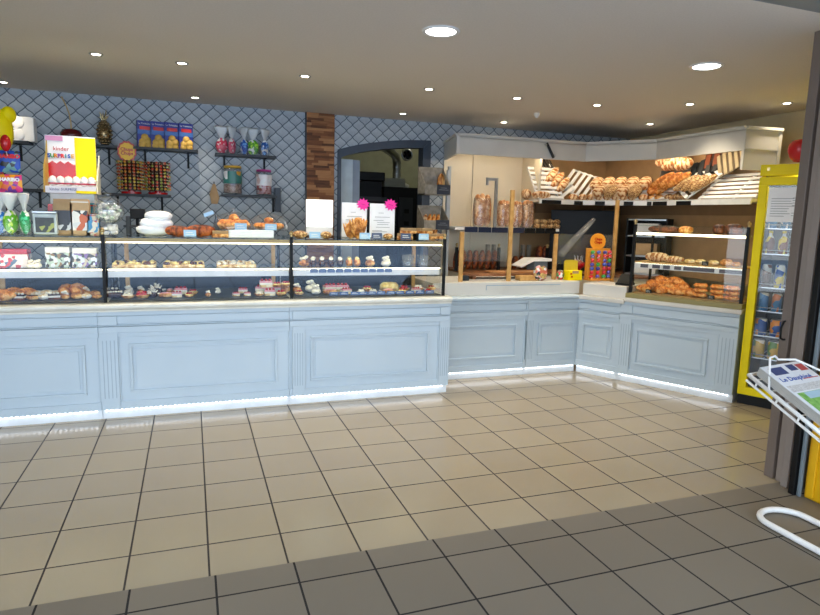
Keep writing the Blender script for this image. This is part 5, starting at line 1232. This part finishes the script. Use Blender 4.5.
# ------------------------------------------------------------------ croissant case contents
def Rs(px, py, off):
    n = Vector((-.88567, -.46431, 0)); p0 = R2W(0, off); r = ray(px, py); q = CP + r*((p0-CP).dot(n)/r.dot(n)); return q
zr = .8725
cz = [(645, 290, .16, 0), (661, 291, .16, 0), (676, 292, .16, 0), (688, 293, .2, 0), (652, 285, .2, .045), (668, 285, .2, .045), (683, 287, .22, .045), (661, 280, .24, .088), (675, 281, .24, .088), (650, 291, .28, 0), (668, 291, .3, 0)]
for i, (px, py, off, dz) in enumerate(cz):
    q = Rs(px, py, off); put('croissant', (q.x, q.y, zr+dz), (0, 0, RA+rnd.uniform(-.4, .4)+(PI if i % 3 == 1 else 0)), 'heaped in the croissant case, %s counted from the lower left' % ORD[i], 'croissants in the croissant case', 1.0)
for c_, px in enumerate((700, 717, 732)):
    for l_ in range(3):
        q = Rs(px, 295, .15); put('bun', (q.x, q.y, zr+.043*l_), (0, 0, RA), 'in the %s stack of the croissant case, %s layer' % (('left', 'middle', 'right')[c_], ('lowest', 'middle', 'top')[l_]), 'brioche buns in stacks', (1.15, 1.3, 1.05))
zm_ = 1.1675
for kd_, px, sc, wh, off in (('loaf', 657, (.85, 1, 1.25), 'large, at the left of the middle shelf in the croissant case', .2), ('loaf', 674, (.7, .9, .9), 'flatter, second on the middle shelf in the croissant case', .18), ('roll', 690, 1.0, 'left of the small black tag in the croissant case', .18), ('roll', 701, 1., 'behind the small black tag in the croissant case', .22), ('roll', 714, 1., 'right of the small black tag in the croissant case', .18), ('rollgold', 727, (1.15, 1.1, 1.4), 'left at the right end of the middle shelf in the croissant case', .18), ('rollgold', 737, (.8, .9, 1), 'beside the right post of the croissant case', .18)):
    q = Rs(px, 258, off); put(kd_, (q.x, q.y, zm_), (0, 0, RA), wh, None, sc)
zt_ = 1.4375
for kd_, px, sc, wh, off in (('loafdark', 664, (1.15, 1, 1), 'long, at the left of the top shelf in the croissant case', .2), ('loafgold', 686, (.5, .9, 1), 'second on the top shelf in the croissant case', .2), ('loafdark', 719, (.42, .9, 1.35), 'third on the top shelf in the croissant case', .2), ('loafdark', 734, (.6, .9, 1.45), 'beside the right post on the top shelf in the croissant case', .2)):
    q = Rs(px, 230, off); put(kd_, (q.x, q.y, zt_), (0, 0, RA), wh, None, sc)
B['blacktag'] = (single(f_toptag, [M_black, M_white]), 'price_tag', 'price tag', 'small black price tag')
for px, z, wh in ((702, zm_, 'among the pale rolls of the croissant case'), (648, zr, 'at the foot of the croissant heap'), (711, zr, 'at the foot of the bun stacks')):
    q = Rs(px, 295, .085); put('blacktag', (q.x, q.y, z), (0, 0, RA), wh, None, (.6, 1, .7))

# dark clip on the cornice
t = thing('cornice_clip', 'dark slim clip hanging askew on the cornice front', 'clip', (3.65, 1.112, 2.28), rot=(0, math.radians(-32), 0))
MB().box(-.012, .012, -.008, .012, -.09, .09).build('clip_bar', M_slate, t, bevel=.003); MB().box(-.03, -.012, -.006, .008, .07, .09).box(.012, .028, -.006, .008, -.085, -.06).build('clip_hook', M_steel, t)
